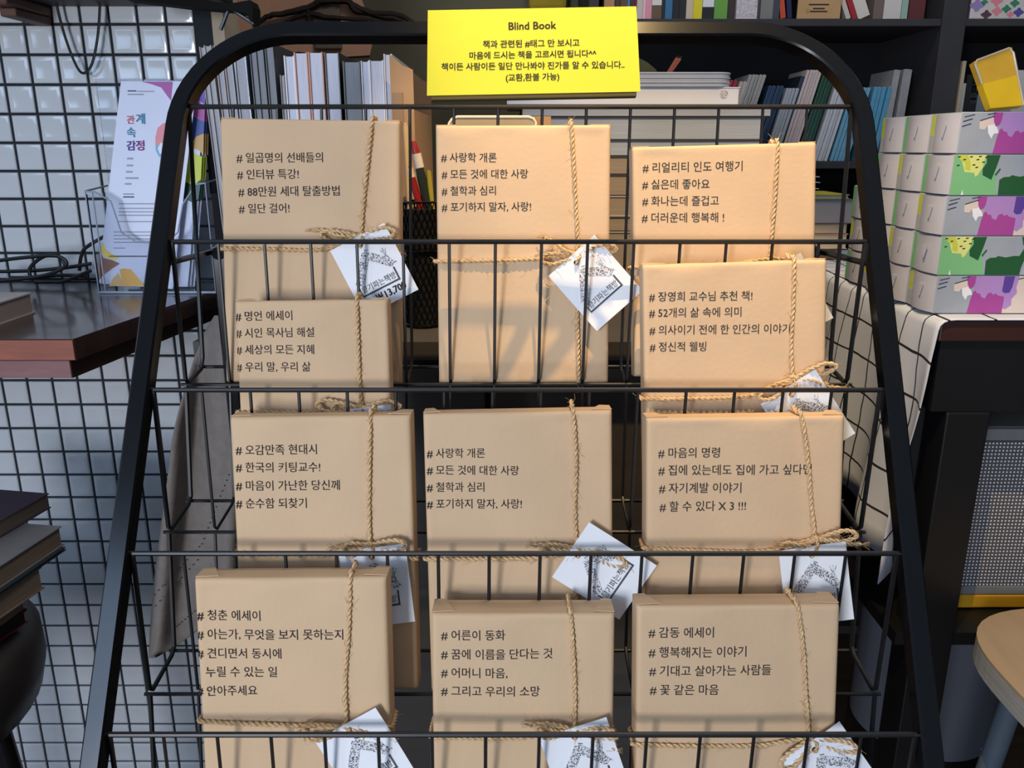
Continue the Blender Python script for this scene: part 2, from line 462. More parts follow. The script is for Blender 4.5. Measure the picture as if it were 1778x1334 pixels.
def make_tag(root, M3, B, C, A, price=False):
    """B, C, A: corner points in the book's local frame (top right, bottom right, top left)"""
    B, C, A = Vector(B), Vector(C), Vector(A)
    tw, th = .0480, .0580
    x = (B - A).normalized(); nz = x.cross((B - C)).normalized(); y = nz.cross(x)
    T = Matrix((x, y, nz)).transposed().to_4x4(); T.translation = B - x * tw  # origin: top-left corner
    N = 24; hc = Vector((tw * .485, -.0068)); hr = .0021
    ring, outr = [], []
    for i in range(N):
        a = 2 * math.pi * (i + .5) / N; d = Vector((math.cos(a), math.sin(a)))
        ring.append(hc + d * hr)
        ts = []
        if d.x > 1e-9: ts.append((tw - hc.x) / d.x)
        if d.x < -1e-9: ts.append((0 - hc.x) / d.x)
        if d.y > 1e-9: ts.append((0 - hc.y) / d.y)
        if d.y < -1e-9: ts.append((-th - hc.y) / d.y)
        outr.append(hc + d * min(ts))
    # snap nearest ring rays to the true corners
    for c in ((0, 0), (tw, 0), (tw, -th), (0, -th)):
        i = min(range(N), key=lambda q: (outr[q] - Vector(c)).length); outr[i] = Vector(c)
    curl = R.uniform(-.0012, .0012)
    zf = lambda px, py: curl * ((px / tw - .5) ** 2 * 4) + .0006 * math.sin(py * 60)
    vs = []
    for lay in (0, -.0004):
        vs += [(p.x, p.y, zf(p.x, p.y) + lay) for p in ring] + [((p.x + q.x) / 2, (p.y + q.y) / 2, zf((p.x + q.x) / 2, (p.y + q.y) / 2) + lay) for p, q in zip(ring, outr)] + [(p.x, p.y, zf(p.x, p.y) + lay) for p in outr]
    fs = []
    for L in (0, 3 * N):
        for rr in (0, N):
            for i in range(N): fs.append((L + rr + i, L + rr + (i + 1) % N, L + rr + N + (i + 1) % N, L + rr + N + i))
    for i in range(N):
        fs.append((i, (i + 1) % N, 3 * N + (i + 1) % N, 3 * N + i)); fs.append((2 * N + i, 2 * N + (i + 1) % N, 5 * N + (i + 1) % N, 5 * N + i))
    m = MB(); m.add(vs, fs, 0, T)
    t = m.build('price_tag', TAGM, root)
    Q = lambda fx, fy, o=.00035: Vector((fx * tw, -fy * th, o + zf(fx * tw, -fy * th)))

    def band(p, q, w, o=.0004, n=6):
        p = Vector((p[0] * tw, -p[1] * th)); q = Vector((q[0] * tw, -q[1] * th)); d = (q - p).normalized(); e = Vector((-d.y, d.x)) * w / 2
        vs, fs = [], []
        for i in range(n + 1):
            c = p.lerp(q, i / n)
            for s2 in (1, -1):
                r_ = c + e * s2; vs.append((r_.x, r_.y, o + zf(r_.x, r_.y)))
        for i in range(n): fs.append((2 * i, 2 * i + 1, 2 * i + 3, 2 * i + 2))
        return vs, fs
    m = MB(); m.add(*band((.50, .25), (.165, .60), .0066), 0, T); m.add(*band((.46, .255), (.76, .475), .0064, .00045), 0, T)
    m.build('roof_stamp', SPECK, t)
    m = MB()
    # bird with sprout at the roof's end
    m.add([Q(.70, .50), Q(.72, .43), Q(.745, .39), Q(.775, .375), Q(.80, .40), Q(.83, .47), Q(.90, .535), Q(.84, .53), Q(.80, .56), Q(.75, .55)], [tuple(range(10))], 0, T)
    for a_, b2 in (((.765, .38), (.73, .29)), ((.775, .38), (.775, .28)), ((.785, .38), (.82, .295))): m.add(*band(a_, b2, .0006), 0, T)
    m.build('bird_stamp', SPECK, t)
    m = MB()
    for a_, b2, w_ in (((.805, .575), (.805, .765), .0013), ((.82, .755), (.135, .755), .0014), ((.14, .765), (.14, .60), .0009), ((.50, .20), (.56, .225), .0005)): m.add(*band(a_, b2, w_), 0, T)
    m.build('stamp_marking', STINK, t)
    m = MB(); add_text(m, '향기파는책방', (.165 * tw, -.715 * th), (.775 * tw, -.715 * th), bold=0, hscale=1.15, M=T, zf=zf, z=.0005)
    m.build('stamp_lettering', STINK, t)
    if price:
        m = MB(); add_text(m, '￦13,700', (.32 * tw, -.90 * th), (.85 * tw, -.90 * th), bold=.025, hscale=1.1, M=T, zf=zf, z=.0005)
        m.build('price_lettering', INK, t)
    return T @ Vector((hc.x, hc.y, 0))


def book(k, TL, TR2, BL, lines, vt, hz, bow, tg, label, thick=.019, price=False, seed=0, group=None, tagoff=.007):
    rnd = random.Random(seed)
    yb, zb = fb(k); P0 = C2W(0, yb, zb + .003)
    a = hit(*TL, P0, nB); b = hit(*TR2, P0, nB); c = hit(*BL, P0, nB)
    ux = (b - a).normalized(); uy = nB.cross(ux).normalized(); w_ = (b - a).length; h_ = (a - c).dot(uy)
    org = a + ux * w_ / 2 - uy * h_
    M = Matrix((ux, uy, nB)).transposed().to_4x4(); M.translation = org; MI = M.inverted()
    rt = thing('wrapped_book', label, 'book', M, group)
    def loc(p, off=0.0):
        q = MI @ hit(p[0], p[1], org + nB * off, nB); return Vector((q.x, q.y, off))
    ph = [rnd.uniform(0, 6.28) for _ in range(8)]; rr = .0032
    def edge(d):
        d = max(0, min(rr, d)); return -(rr - math.sqrt(max(0, rr * rr - (rr - d) ** 2)))
    def face(x, y):
        s_ = (x + w_ / 2) / w_; t_ = y / h_
        wv = .00055 * math.sin(9 * s_ + ph[0] + 2 * t_) * (.25 + abs(t_ - .5) * 1.4) + .0004 * math.sin(14 * s_ + ph[1]) * math.exp(-((1 - t_) * 9)) * 1.5 \
            + .0004 * math.sin(11 * t_ + ph[2]) * math.exp(-((1 - s_) * 8)) + .0005 * math.sin(6 * t_ + 5 * s_ + ph[3])
        xg = loc(vt[0]).x + (loc(vt[1]).x - loc(vt[0]).x) * (1 - t_)
        g = -.0007 * math.exp(-((x - xg) / .006) ** 2) * (.4 + math.exp(-((1 - t_) * 12)) * 1.6)
        d1 = min(w_ / 2 - x, x + w_ / 2); d2 = min(y, h_ - y)
        fade = min(1, min(d1, d2) / .008)
        return wv * fade + g * fade + edge(d1) + edge(d2)
    def samp(L, n):
        e = [0, .0002, .0006, .0012, .002, .0032, .0055, .008, .0105]
        mid = [.0105 + (L - .021) * i / n for i in range(1, n)]
        return e + mid + [L - q for q in reversed(e)]
    xs = [q - w_ / 2 for q in samp(w_, 22)]; ys = samp(h_, 30); nx, ny = len(xs), len(ys)
    vs = [(x, y, face(x, y)) for y in ys for x in xs]
    fs = [(j * nx + i, j * nx + i + 1, (j + 1) * nx + i + 1, (j + 1) * nx + i) for j in range(ny - 1) for i in range(nx - 1)]
    ringi = [i for i in range(nx)] + [j * nx + nx - 1 for j in range(1, ny)] + [(ny - 1) * nx + i for i in range(nx - 2, -1, -1)] + [j * nx for j in range(ny - 2, 0, -1)]
    base = len(vs); n_ = len(ringi)
    for lvl in (-.5 * thick, -thick):
        for q in ringi:
            x, y, _ = vs[q]; o_ = .0005 * math.sin(x * 90 + ph[4]) * (1 if lvl > -thick * .9 else 0)
            vs.append((x, y + (o_ if y > h_ * .9 else 0), lvl))
    for i in range(n_):
        j = (i + 1) % n_
        fs.append((ringi[i], ringi[j], base + j, base + i)); fs.append((base + i, base + j, base + n_ + j, base + n_ + i))
    fs.append(tuple(base + n_ + i for i in range(n_)))
    m = MB(); m.add(vs, fs); m.build('kraft_wrapping', KRAFT, rt, smooth=True, angle=50)
    # folded corner flaps on the top edge
    for s_ in (-1, 1):
        x0 = s_ * w_ / 2; L = rnd.uniform(.012, .018)
        m = MB(); m.prism([(x0, h_ + .0002, -.0035), (x0, h_ + .0008, -thick + .001), (x0 - s_ * L * .5, h_ + .0011, -thick + .001), (x0 - s_ * L, h_ + .0004, -.0042)], (0, .0005, 0))
        m.build('folded_flap', KRAFT2 if False else KRAFT, rt)
    for item in lines:
        s_, xa, ya, xb, yb_ = item
        A_ = loc((xa, ya + 7.5)); B_ = loc((xb, yb_ + 7.5))
        m = MB(); add_text(m, s_, A_, B_, bold=.007, zf=lambda x, y: face(x, y) + .0006 * max(0, 1 - min(w_ / 2 - x, x + w_ / 2) / .010), z=.0002, hscale=1.05)
        m.build('printed_line', INK, rt)
    # twine
    o_ = .0016; kn = loc(vt[-1]); m = MB()
    pth = [Vector((loc(vt[0]).x, h_ * .75, -thick - .001)), Vector((loc(vt[0]).x, h_ + .0008, -thick - .0006)), Vector((loc(vt[0]).x, h_ + .0014, -thick * .5)), Vector((loc(vt[0]).x, h_ + .0008, -.001))]
    for p in vt[1:]: q = loc(p); pth.append(Vector((q.x, q.y, o_ - .0006)))
    pth[-1].z = .002
    e = kn.copy(); dn = Vector((kn.x + (kn.x - loc(vt[0]).x) * .25, .004, o_ - .0004))
    pth += [Vector((kn.x, (kn.y + dn.y) / 2, o_)), dn, Vector((dn.x, -.0008, -.002)), Vector((dn.x, -.001, -thick))]
    rope(m, pth, rnd=rnd, sm=8)
    hl = loc(hz[0]); hr_ = loc(hz[-1])
    pth = [Vector((-w_ / 2 - .0012, hl.y, -thick)), Vector((-w_ / 2 - .0014, hl.y, -.004)), Vector((-w_ / 2 + .0015, hl.y, .0008))]
    for p in hz[1:-1]: q = loc(p); pth.append(Vector((q.x, q.y, o_)))
    pth += [Vector((kn.x, kn.y - .0006, .0022)), Vector((w_ / 2 - .0015, hr_.y, .0008)), Vector((w_ / 2 + .0014, hr_.y, -.004)), Vector((w_ / 2 + .0012, hr_.y, -thick))]
    rope(m, pth, rnd=rnd, sm=8)
    m.build('twine', TWINE, rt, smooth=True, angle=180)
    # bow
    kn.z = .0045; m = MB()
    for i in range(3):
        a0 = i * 1.0
        rope(m, [kn + Vector((.0022 * math.cos(t2 * 2.1 + a0), .0026 * math.sin(t2 * 2.1 + a0), .0012 * math.cos(t2 + a0))) for t2 in range(4)], rnd=rnd, sm=5)
    for (ex, ey, kind) in bow:
        q = loc((ex, ey)); d = Vector((q.x - kn.x, q.y - kn.y, 0)); pr = Vector((-d.y, d.x, 0)).normalized() * (.0045 if kind == 'loop' else .001)
        zz = rnd.uniform(.004, .008)
        if kind == 'loop':
            rope(m, [kn, kn + d * .35 + pr * .7 + Vector((0, 0, .002)), kn + d * .75 + pr + Vector((0, 0, zz * .6)), kn + d + Vector((0, 0, zz * .5)), kn + d * .8 - pr * .8 + Vector((0, 0, .001)), kn + d * .4 - pr * .6 + Vector((0, 0, .001)), kn], rnd=rnd, fib=1.6)
        else:
            e_ = kn + d + Vector((0, 0, .001))
            rope(m, [kn, kn + d * .4 + pr * 1.5 + Vector((0, 0, .002)), kn + d * .75 - pr, e_], rnd=rnd, fib=2.2)
            for _ in range(7):
                dd = (d.normalized() + Vector((rnd.uniform(-.5, .5), rnd.uniform(-.5, .5), rnd.uniform(-.3, .3)))).normalized()
                m.tube([e_, e_ + dd * .003, e_ + dd * .006 + Vector((0, rnd.uniform(-.002, .002), 0))], .0002, 3)
    m.build('twine_bow', TWINE, rt, smooth=True, angle=180)
    if tg:
        A_, B_, C_ = (loc(p, tagoff) for p in tg)
        # lean the tag: free corner nearer the paper
        hole = make_tag(rt, M, B_, C_, A_, price)
        m = MB(); rope(m, [kn, (kn + hole) / 2 + Vector((.002, .002, .002)), hole + Vector((0, 0, .0016)), hole + Vector((0, -.002, -.002))], rad=.0012, rnd=rnd)
        m.build('tag_string', TWINE, rt, smooth=True, angle=180)
    return rt


LB = 'kraft-wrapped book with twine, '
book(1, (381, 204), (694, 209), (400, 664), [('# 일곱명의 선배들의', 411, 274, 561, 273), ('# 인터뷰 특강!', 412, 303, 519, 302), ('# 88만원 세대 탈출방법', 414, 333, 590, 331), ('# 일단 걸어!', 415, 362, 503, 361)],
     [(646, 206), (640, 270), (632, 350), (628, 412)], [(385, 432), (470, 433), (560, 434), (705, 440)], [(545, 401, 'tail'), (560, 409, 'loop'), (687, 404, 'loop')],
     [(572, 436), (667, 387), (730, 504)], LB + 'top left behind a smaller one, its tag showing a printed price', price=True, seed=1)
book(1, (756, 217), (1061, 216), (760, 667), [('# 사랑학 개론', 766, 273, 862, 273), ('# 모든 것에 대한 사랑', 767, 302, 917, 301), ('# 철학과 심리', 767, 331, 861, 330), ('# 포기하지 말자, 사랑!', 767, 359, 922, 358)],
     [(992, 216), (996, 290), (1000, 370), (1003, 443)], [(755, 454), (850, 453), (930, 450), (1062, 440)], [(938, 452, 'loop'), (1068, 432, 'loop'), (945, 415, 'tail')],
     [(957, 475), (1032, 408), (1113, 500)], LB + 'top middle of the rack, nothing in front of it but wires', seed=2, thick=.017)
book(1, (1098, 255), (1419, 246), (1092, 655), [('# 리얼리티 인도 여행기', 1116, 291, 1289, 288), ('# 싫은데 좋아요', 1115, 320, 1232, 319), ('# 화나는데 즐겁고', 1115, 349, 1248, 348), ('# 더러운데 행복해 !', 1114, 378, 1257, 377)],
     [(1351, 243), (1347, 310), (1342, 380), (1336, 450)], [(1093, 465), (1180, 464), (1260, 460), (1408, 455)], [(1290, 470, 'loop'), (1395, 470, 'loop')],
     [(1296, 490), (1391, 439), (1452, 558)], LB + 'top right of the rack, lower part behind another one', seed=3)
book(2, (406.5, 523), (673, 520), (412, 925), [('# 명언 에세이', 409, 549, 508, 547), ('# 시인 목사님 해설', 409.6, 578, 546, 576), ('# 세상의 모든 지혜', 410, 607, 546, 606), ('# 우리 말, 우리 삶', 410, 637, 540, 636)],
     [(619, 518), (622, 600), (625, 670), (628, 708)], [(408, 716), (500, 716), (560, 714), (676, 716)], [(553, 700, 'loop'), (580, 706, 'loop'), (697, 704, 'loop')],
     [(566, 716), (678, 702), (692, 822)], LB + 'smallest one, second row left in front of a taller one', seed=4, thick=.017)
book(2, (1116, 460), (1437, 450), (1121, 925), [('# 장영희 교수님 추천 책!', 1127, 515, 1306, 513), ('# 52개의 삶 속에 의미', 1127, 543, 1287, 541), ('# 의사이기 전에 한 인간의 이야기', 1127.6, 573, 1371, 570), ('# 정신적 웰빙', 1128, 602, 1226, 601)],
     [(1379, 451), (1377, 520), (1373, 600), (1374, 657)], [(1116, 693), (1200, 692), (1300, 686), (1440, 668)], [(1445, 634, 'loop'), (1302, 686, 'tail'), (1455, 672, 'tail'), (1315, 690, 'loop')],
     [(1320, 702), (1416, 641), (1493, 751)], LB + 'second row right, bow and tag at its lower right corner', seed=5, thick=.018)
book(3, (398, 725), (713, 721), (401, 1203), [('# 오감만족 현대시', 410, 781, 550, 780), ('# 한국의 키팅교수!', 410, 811, 556, 811), ('# 마음이 가난한 당신께', 410, 843, 590, 842), ('# 순수함 되찾기', 410, 874, 533, 873)],
     [(643, 719), (642, 800), (641, 880), (643, 944)], [(400, 962), (500, 963), (580, 962), (714, 970)], [(582, 950, 'tail'), (600, 950, 'loop'), (707, 943, 'loop')],
     [(583, 958), (703, 945), (713, 1083)], LB + 'third row left, its lower part behind the bottom left one', seed=6, thick=.021)
book(3, (734, 719), (1063, 713), (738, 1206), [('# 사랑학 개론', 741, 787, 842, 786), ('# 모든 것에 대한 사랑', 741, 816, 901, 816), ('# 철학과 심리', 741, 846, 841, 845), ('# 포기하지 말자, 사랑!', 741, 875, 906, 874)],
     [(995, 711), (1000, 800), (998, 880), (1000, 950)], [(735, 971), (840, 970), (930, 968), (1070, 965)], [(926, 944, 'tail'), (940, 950, 'loop'), (1085, 976, 'loop')],
     [(955, 1007), (1023, 907), (1137, 992)], LB + 'middle of the third row, white tag jutting past its right edge', seed=7, thick=.02)
book(3, (1123, 727), (1468, 722), (1130, 1206), [('# 마음의 명령', 1142.7, 787, 1250, 786), ('# 집에 있는데도 집에 가고 싶다면', 1143, 817, 1409, 815), ('# 자기계발 이야기', 1144, 848, 1287, 847), ('# 할 수 있다 X 3 !!!', 1145, 880, 1295, 878)],
     [(1392, 717), (1402, 800), (1408, 880), (1412, 934)], [(1122, 952), (1220, 956), (1330, 956), (1474, 950)], [(1481, 924, 'loop'), (1350, 944, 'tail'), (1490, 941, 'tail'), (1360, 952, 'tail')],
     [(1350, 957), (1468, 940), (1501, 1080)], LB + 'third row right, largest front, bow loop standing up at right', seed=8, thick=.02)
book(4, (336, 1006), (671, 1003), (338, 1480), [('# 청춘 에세이', 342, 1069, 452.6, 1069), ('# 아는가, 무엇을 보지 못하는지', 342, 1102, 596, 1102), ('# 견디면서 동시에', 342, 1135, 488.6, 1135), ('누릴 수 있는 일', 358, 1167, 481, 1167), ('# 안아주세요', 342, 1200, 446.6, 1199)],
     [(608, 996), (606, 1090), (600, 1180), (602, 1258)], [(337, 1252), (430, 1255), (520, 1258), (676, 1262)], [(521, 1262, 'loop'), (540, 1268, 'loop'), (655, 1285, 'tail'), (680, 1275, 'tail')],
     [(538, 1292), (652, 1229), (717, 1352)], LB + 'bottom row left, printed with five lines of text', seed=9, thick=.021)
book(4, (749, 1067), (1068, 1067), (751, 1480), [('# 어른이 동화', 766, 1103, 877, 1102), ('# 꿈에 이름을 단다는 것', 766, 1136, 959, 1135), ('# 어머니 마음,', 766, 1168, 881, 1168), ('# 그리고 우리의 소망', 766, 1200, 937, 1200)],
     [(991, 1053), (995, 1130), (998, 1200), (997, 1262)], [(749, 1279), (850, 1280), (920, 1278), (1068, 1285)], [(919, 1252, 'tail'), (930, 1258, 'loop'), (1069, 1268, 'loop'), (1065, 1293, 'tail')],
     [(932, 1284), (1053, 1246), (1096, 1375)], LB + 'bottom row middle, creased corner folds at its top', seed=10, thick=.026)
book(4, (1106, 1054), (1460, 1051), (1114, 1480), [('# 감동 에세이', 1126, 1099, 1239, 1098), ('# 행복해지는 이야기', 1126, 1133, 1296, 1132), ('# 기대고 살아가는 사람들', 1127, 1165, 1339, 1164), ('# 꽃 같은 마음', 1128, 1198, 1247, 1197)],
     [(1385, 1038), (1393, 1120), (1398, 1200), (1402, 1278)], [(1115, 1292), (1220, 1294), (1320, 1292), (1466, 1290)], [(1352, 1325, 'loop'), (1484, 1293, 'loop'), (1380, 1318, 'tail')],
     [(1353, 1323), (1459, 1255), (1528, 1375)], LB + 'bottom row right, widest of its row', seed=11, thick=.022)

# ================================================================== surroundings
def V(x, y, zr): return Vector((x, y, HC + zr))
def xat(px, Y, zr): return (px - CX) / F * (Y * CT - zr * ST)
def zat(py, Y):
    d = ray(CX, py); return d.z / d.y * Y


CTOP = -.20
# low counter
BLK = mat('black_painted_wood', (24, 24, 26), .5, var=.15, scale=9, spec=.35)
DKB = mat('dark_brown_board', (58, 54, 50), .6, var=.12, scale=10, stretch=(1, 1, 6))
c = thing('low_counter', 'dark low counter behind the rack carrying magazines, pen cup and big flat books', 'counter', Vector((.05, 1.2, 0)))
MB().prism([(-.34, .86, HC + CTOP - .02), (.29, .86, HC + CTOP - .02), (.29, 1.23, HC + CTOP - .02), (.43, 1.23, HC + CTOP - .02), (.43, 1.70, HC + CTOP - .02), (-.34, 1.70, HC + CTOP - .02)], (0, 0, .02)).build('countertop', DKB, c, True)
MB().prism([(-.33, .875, 0), (.28, .875, 0), (.28, 1.24, 0), (.42, 1.24, 0), (.42, 1.69, 0), (-.33, 1.69, 0)], (0, 0, HC + CTOP - .0205)).build('body', BLK, c, True)
for i in range(2):
    x0 = -.33 + .305 * i
    MB().box(x0 + .004, x0 + .301, .862, .8745, .05, HC + CTOP - .03, bev=.002).build('door', DKB, c, True)

# wooden wall shelf, left
DWOOD = mat('dark_varnished_wood', (58, 40, 36), .22, var=.25, scale=7, stretch=(1, 9, 1), spec=.5, coat=.3)
RWOOD = mat('raw_red_wood', (140, 76, 58), .6, var=.3, scale=10, stretch=(1, 8, 5), bump=.2)
PWOOD = mat('greyish_red_wood', (120, 84, 84), .7, var=.3, scale=12, stretch=(1, 8, 5), bump=.2)
sh = thing('wooden_wall_shelf', 'thick dark varnished wooden shelf on the tiled wall with raw reddish front edge', 'shelf', Vector((-.8, 1.0, HC - .2)))
zt = HC - .18


def pris(name, pts, z0, z1, m, par):
    return MB().prism([(x, y, z0) for x, y in pts], (0, 0, z1 - z0)).build(name, m, par, True)


pris('top_board', [(-1.35, .787), (-.427, .787), (-.375, WALLY), (-1.35, WALLY)], zt - .0215, zt, DWOOD, sh)
pris('lower_board', [(-1.35, .789), (-.434, .789), (-.383, WALLY), (-1.35, WALLY)], zt - .040, zt - .0217, DWOOD, sh)
MB().box(-1.35, -.4275, .7855, .787, zt - .0212, zt - .0012, bev=.0006).build('front_edge', RWOOD, sh, True, label='raw reddish front edge')
MB().box(-1.35, -.4345, .7875, .789, zt - .0396, zt - .0220, bev=.0006).build('lower_edge', PWOOD, sh, True, label='greyish front edge of the lower board')


# ---- generic flat lying / standing books
def flatbook(label, x0, x1, y0, y1, z0, z1, cov, pg=None, rot=0, piv=None, group=None, name='book', cat='book', cover_t=.0015):
    M = Matrix.Identity(4)
    if rot:
        p = Vector((piv[0], piv[1], 0)); M = Matrix.Translation(p) @ Matrix.Rotation(rot, 4, 'Z') @ Matrix.Translation(-p)
    o = thing(name, label, cat, Matrix.Translation((M @ Vector(((x0 + x1) / 2, (y0 + y1) / 2, z0)))), group)
    t = cover_t
    m = MB(); m.box(x0, x1, y0, y1, z0, z0 + t, M=M).box(x0, x1, y0, y1, z1 - t, z1, M=M).box(x0, x0 + t, y0, y1, z0 + t, z1 - t, M=M)
    m.build('cover', cov, o, True)
    MB().box(x0 + t, x1 - .002, y0 + .002, y1 - .002, z0 + t, z1 - t, M=M).build('page_block', pg or PAGESH, o, True)
    return o


def standbook(label, x0, x1, y0, y1, z0, z1, cov, pg=None, lean=0, spine=True, group=None, name='book', cat='book', band=None, title=None, tcol=None):
    """upright book; spine (or the page edges) faces the camera; lean about Y, pivot at bottom right"""
    p = Vector((x1 if lean > 0 else x0, 0, z0)); M = Matrix.Translation(p) @ Matrix.Rotation(lean, 4, 'Y') @ Matrix.Translation(-p)
    o = thing(name, label, cat, Matrix.Translation(((x0 + x1) / 2, y0, z0)), group)
    w_ = x1 - x0; t = min(.0012, w_ * .12)
    m = MB(); m.box(x0, x0 + t, y0, y1, z0, z1, M=M).box(x1 - t, x1, y0, y1, z0, z1, M=M)
    ys = y0 if spine else y1 - t
    m.box(x0 + t, x1 - t, ys, ys + t, z0, z1, M=M)
    m.build('cover', cov, o, True)
    MB().box(x0 + t, x1 - t, y0 + (t if spine else .003), y1 - (.003 if spine else t), z0 + .001, z1 - (.003 if spine else .0008), M=M).build('page_block', pg or PAGES, o, True)
    if band: MB().box(x0, x1, y0 - .0004, y0 - .0001, z0 + (z1 - z0) * band[0], z0 + (z1 - z0) * band[1], M=M).build('spine_band', band[2], o, True)
    return o


PALE = mat('pale_grey_cover', (176, 168, 166), .5)
flatbook('thick pale grey book lying near the left end of the wooden wall shelf', -.76, -.536, .795, .918, zt + .0003, zt + .0235, PALE, mat('pinkish_pages', (150, 135, 128), .8, var=.1, scale=60, stretch=(.5, .5, 40)))
# cables
RUB = mat('black_rubber', (14, 15, 18), .45)
cb = thing('power_cable', 'tangled black power cable coiled at back of the wooden wall shelf', 'cable', V(-.6, 1.05, -.18))
cc = [[(-20, 455), (45, 447), (100, 445), (114, 462), (70, 480), (-20, 490)], [(55, 488), (52, 466), (75, 446), (100, 444), (113, 460)], [(-20, 472), (60, 470), (120, 464), (158, 458)], [(60, 492), (90, 500), (112, 488), (158, 470)], [(138, 470), (141, 445), (152, 428), (200, 404), (270, 404), (322, 430), (318, 470)], [(20, 496), (60, 482), (105, 478), (150, 480)]]
for i, q in enumerate(cc):
    pts = []
    for (a, b) in q:
        p = hY(a, b, 1.06 + .012 * i); p.z = max(p.z, zt + .004 + .001 * i); pts.append(p)
    MB().tube(smoothpath(pts, 8), .0024, 8).build('cable_coil', RUB, cb, True, smooth=True)
pts = [hY(a, b, 1.135) for a, b in [(94, -30), (100, 15), (115, 70), (133, 115), (146, 127), (160, 110), (170, 60), (174, 0), (175, -30)]]
tag(MB().tube(smoothpath(pts, 8), .0017, 8).build('hanging_cable', RUB, smooth=True), 'thin black cable hanging in a loop against the upper left wall tiles', 'cable')

# upper shelf + corbel + black bracket
MB_ = MB().box(-1.4, xat(330, 1.0, .17), .93, WALLY, HC + .172, HC + .20, bev=.002)
us = thing('upper_wall_shelf', 'dark shelf board over the tiles at upper left, seen from below', 'shelf', V(-.8, 1.05, .172))
MB_.build('board', BLK, us, True)
CORB = mat('brown_corbel_wood', (92, 58, 44), .6, var=.2, scale=12)
m = MB().box(xat(10, 1.09, .15), xat(48, 1.09, .15), 1.05, WALLY, HC + zat(17, 1.09), HC + .1719, bev=.003)
m.build('corbel', CORB, us, True)
MB().box(xat(17, 1.09, .15), xat(45, 1.09, .15), 1.07, WALLY, HC + zat(33, 1.09), HC + zat(17.5, 1.09), bev=.002).build('corbel_foot', CORB, us, True)
br = thing('metal_shelf_bracket', 'black metal bracket with thin struts above the rack\'s upper left bend', 'bracket', V(-.36, 1.04, .14))
po = [hY(a, b, 1.03) for a, b in [(200, -14), (330, -2), (400, 6), (434, 0), (439, 12), (439, 39), (434, 37), (429, 24), (395, 17), (330, 12), (215, -2)]]
MB().prism(po, (0, .03, 0)).build('plate', mat('matt_black_iron', (16, 15, 15), .8, spec=.15), br, True)
for a, b in (((398, 14), (383, 52)), ((400, 15), (441, 41))):
    MB().tube([hY(*a, 1.04), hY(*b, 1.04)], .0022, 6).build('strut', BLACKM, br, True)
# wall end trim
tag(MB().box(WX1 - .001, WX1 + .014, WALLY - .004, WALLY + .06, .0, 2.2).build('trim_1', mat('beige_trim', (170, 156, 136), .8)), kind='structure')
tag(MB().box(-.92, -.90, WALLY + .06, 2.05, 0, 2.6).build('wall_inner', OLIVE), kind='structure')
# torn kraft sheet and driftwood
BG1 = mat('rosy_kraft_sheet', (226, 172, 142), .8, var=.12, scale=9)
po = [hY(a, b, 2.046) for a, b in [(388, -40), (388, 70), (440, 96), (520, 90), (575, 100), (642, 96), (650, 60), (636, 20), (612, -40)]]
tag(MB().prism(po, (0, .0035, 0)).build('kraft_paper_sheet', BG1), 'torn rosy kraft paper sheet on the wall above the upright magazines', 'paper')
DRIFT = mat('dark_driftwood', (46, 34, 26), .8, var=.3, scale=25, bump=.3)
dr = thing('driftwood_branch', 'dark forked driftwood branch mounted on the wall over the rosy kraft sheet', 'branch', hY(560, 30, 2.03))
for q, r0 in (([(440, 48), (462, 30), (500, 22), (540, 12), (558, 3), (603, 3), (622, 20), (690, 26), (722, 44)], .0055), ([(486, 44), (530, 26), (570, 30), (640, 36)], .004), ([(535, 16), (537, 40)], .0045), ([(604, 2), (640, 22), (700, 36)], .005)):
    P = smoothpath([hY(a, b, 2.032) for a, b in q], 6)
    P = [p + Vector((0, R.uniform(-.002, .002), R.uniform(-.0012, .0012))) for p in P]
    MB().tube(P, lambda t, r0=r0: 1.5 * r0 * (1.1 - .5 * abs(2 * t - 1)), 7).build('branch_arm', DRIFT, dr, True, smooth=True)
tag(MB().box(xat(545, 2.02, .2), xat(592, 2.02, .2), 2.034, 2.045, HC + zat(85, 2.03), HC + zat(8, 2.03), bev=.003).build('grey_paper_pad', mat('greige_pad', (128, 116, 98), .8)), 'greyish paper pad pinned to the wall behind the driftwood branch', 'paper')

# upright magazines (page edges out) on the counter
mag = [(362, 371, 80, 'g', 4), (372, 384, 78, 'g', 4), (385, 397, 78, 'g', 3), (398, 412, 78, 'g', 3), (413, 434, 80, 'p', 2), (436, 447, 76, 'd', 1), (448, 462, 75, 'd', 1), (463, 478, 74, 'd', 1),
       (484, 491, 130, 'g', 0), (492, 510, 96, 'w', 0), (511, 534, 91, 'o', 0), (535, 560, 90, 'o', 0), (562, 587, 90, 'k', 0), (594, 624, 106, 'd', 0), (625, 639, 105, 'w', 0), (640, 665, 104, 'w', 0), (666, 680, 93, 'w', 0)]
PG = {'g': mat('grey_pages', (168, 170, 178), .8, var=.2, scale=90, stretch=(30, 1, .3)), 'w': mat('white_pages', (205, 208, 222), .8, var=.16, scale=90, stretch=(30, 1, .3)), 'd': mat('dim_pages', (138, 142, 150), .8, var=.22, scale=90, stretch=(30, 1, .3))}
CV = {'g': PALE, 'p': mat('plastic_sleeve', (150, 155, 165), .08, coat=1, spec=.8), 'd': mat('slate_cover', (60, 64, 70), .4), 'w': mat('white_cover', (222, 222, 226), .4), 'o': mat('salmon_cover', (205, 150, 128), .5), 'k': mat('ivory_black_cover', (40, 42, 44), .4)}
names = {'g': 'grey magazine', 'p': 'magazine in shiny plastic sleeve', 'd': 'magazine with dim grey page edges', 'w': 'thick white catalogue', 'o': 'thick catalogue with salmon cover', 'k': 'ivory catalogue with black cover'}
zf_ = .09
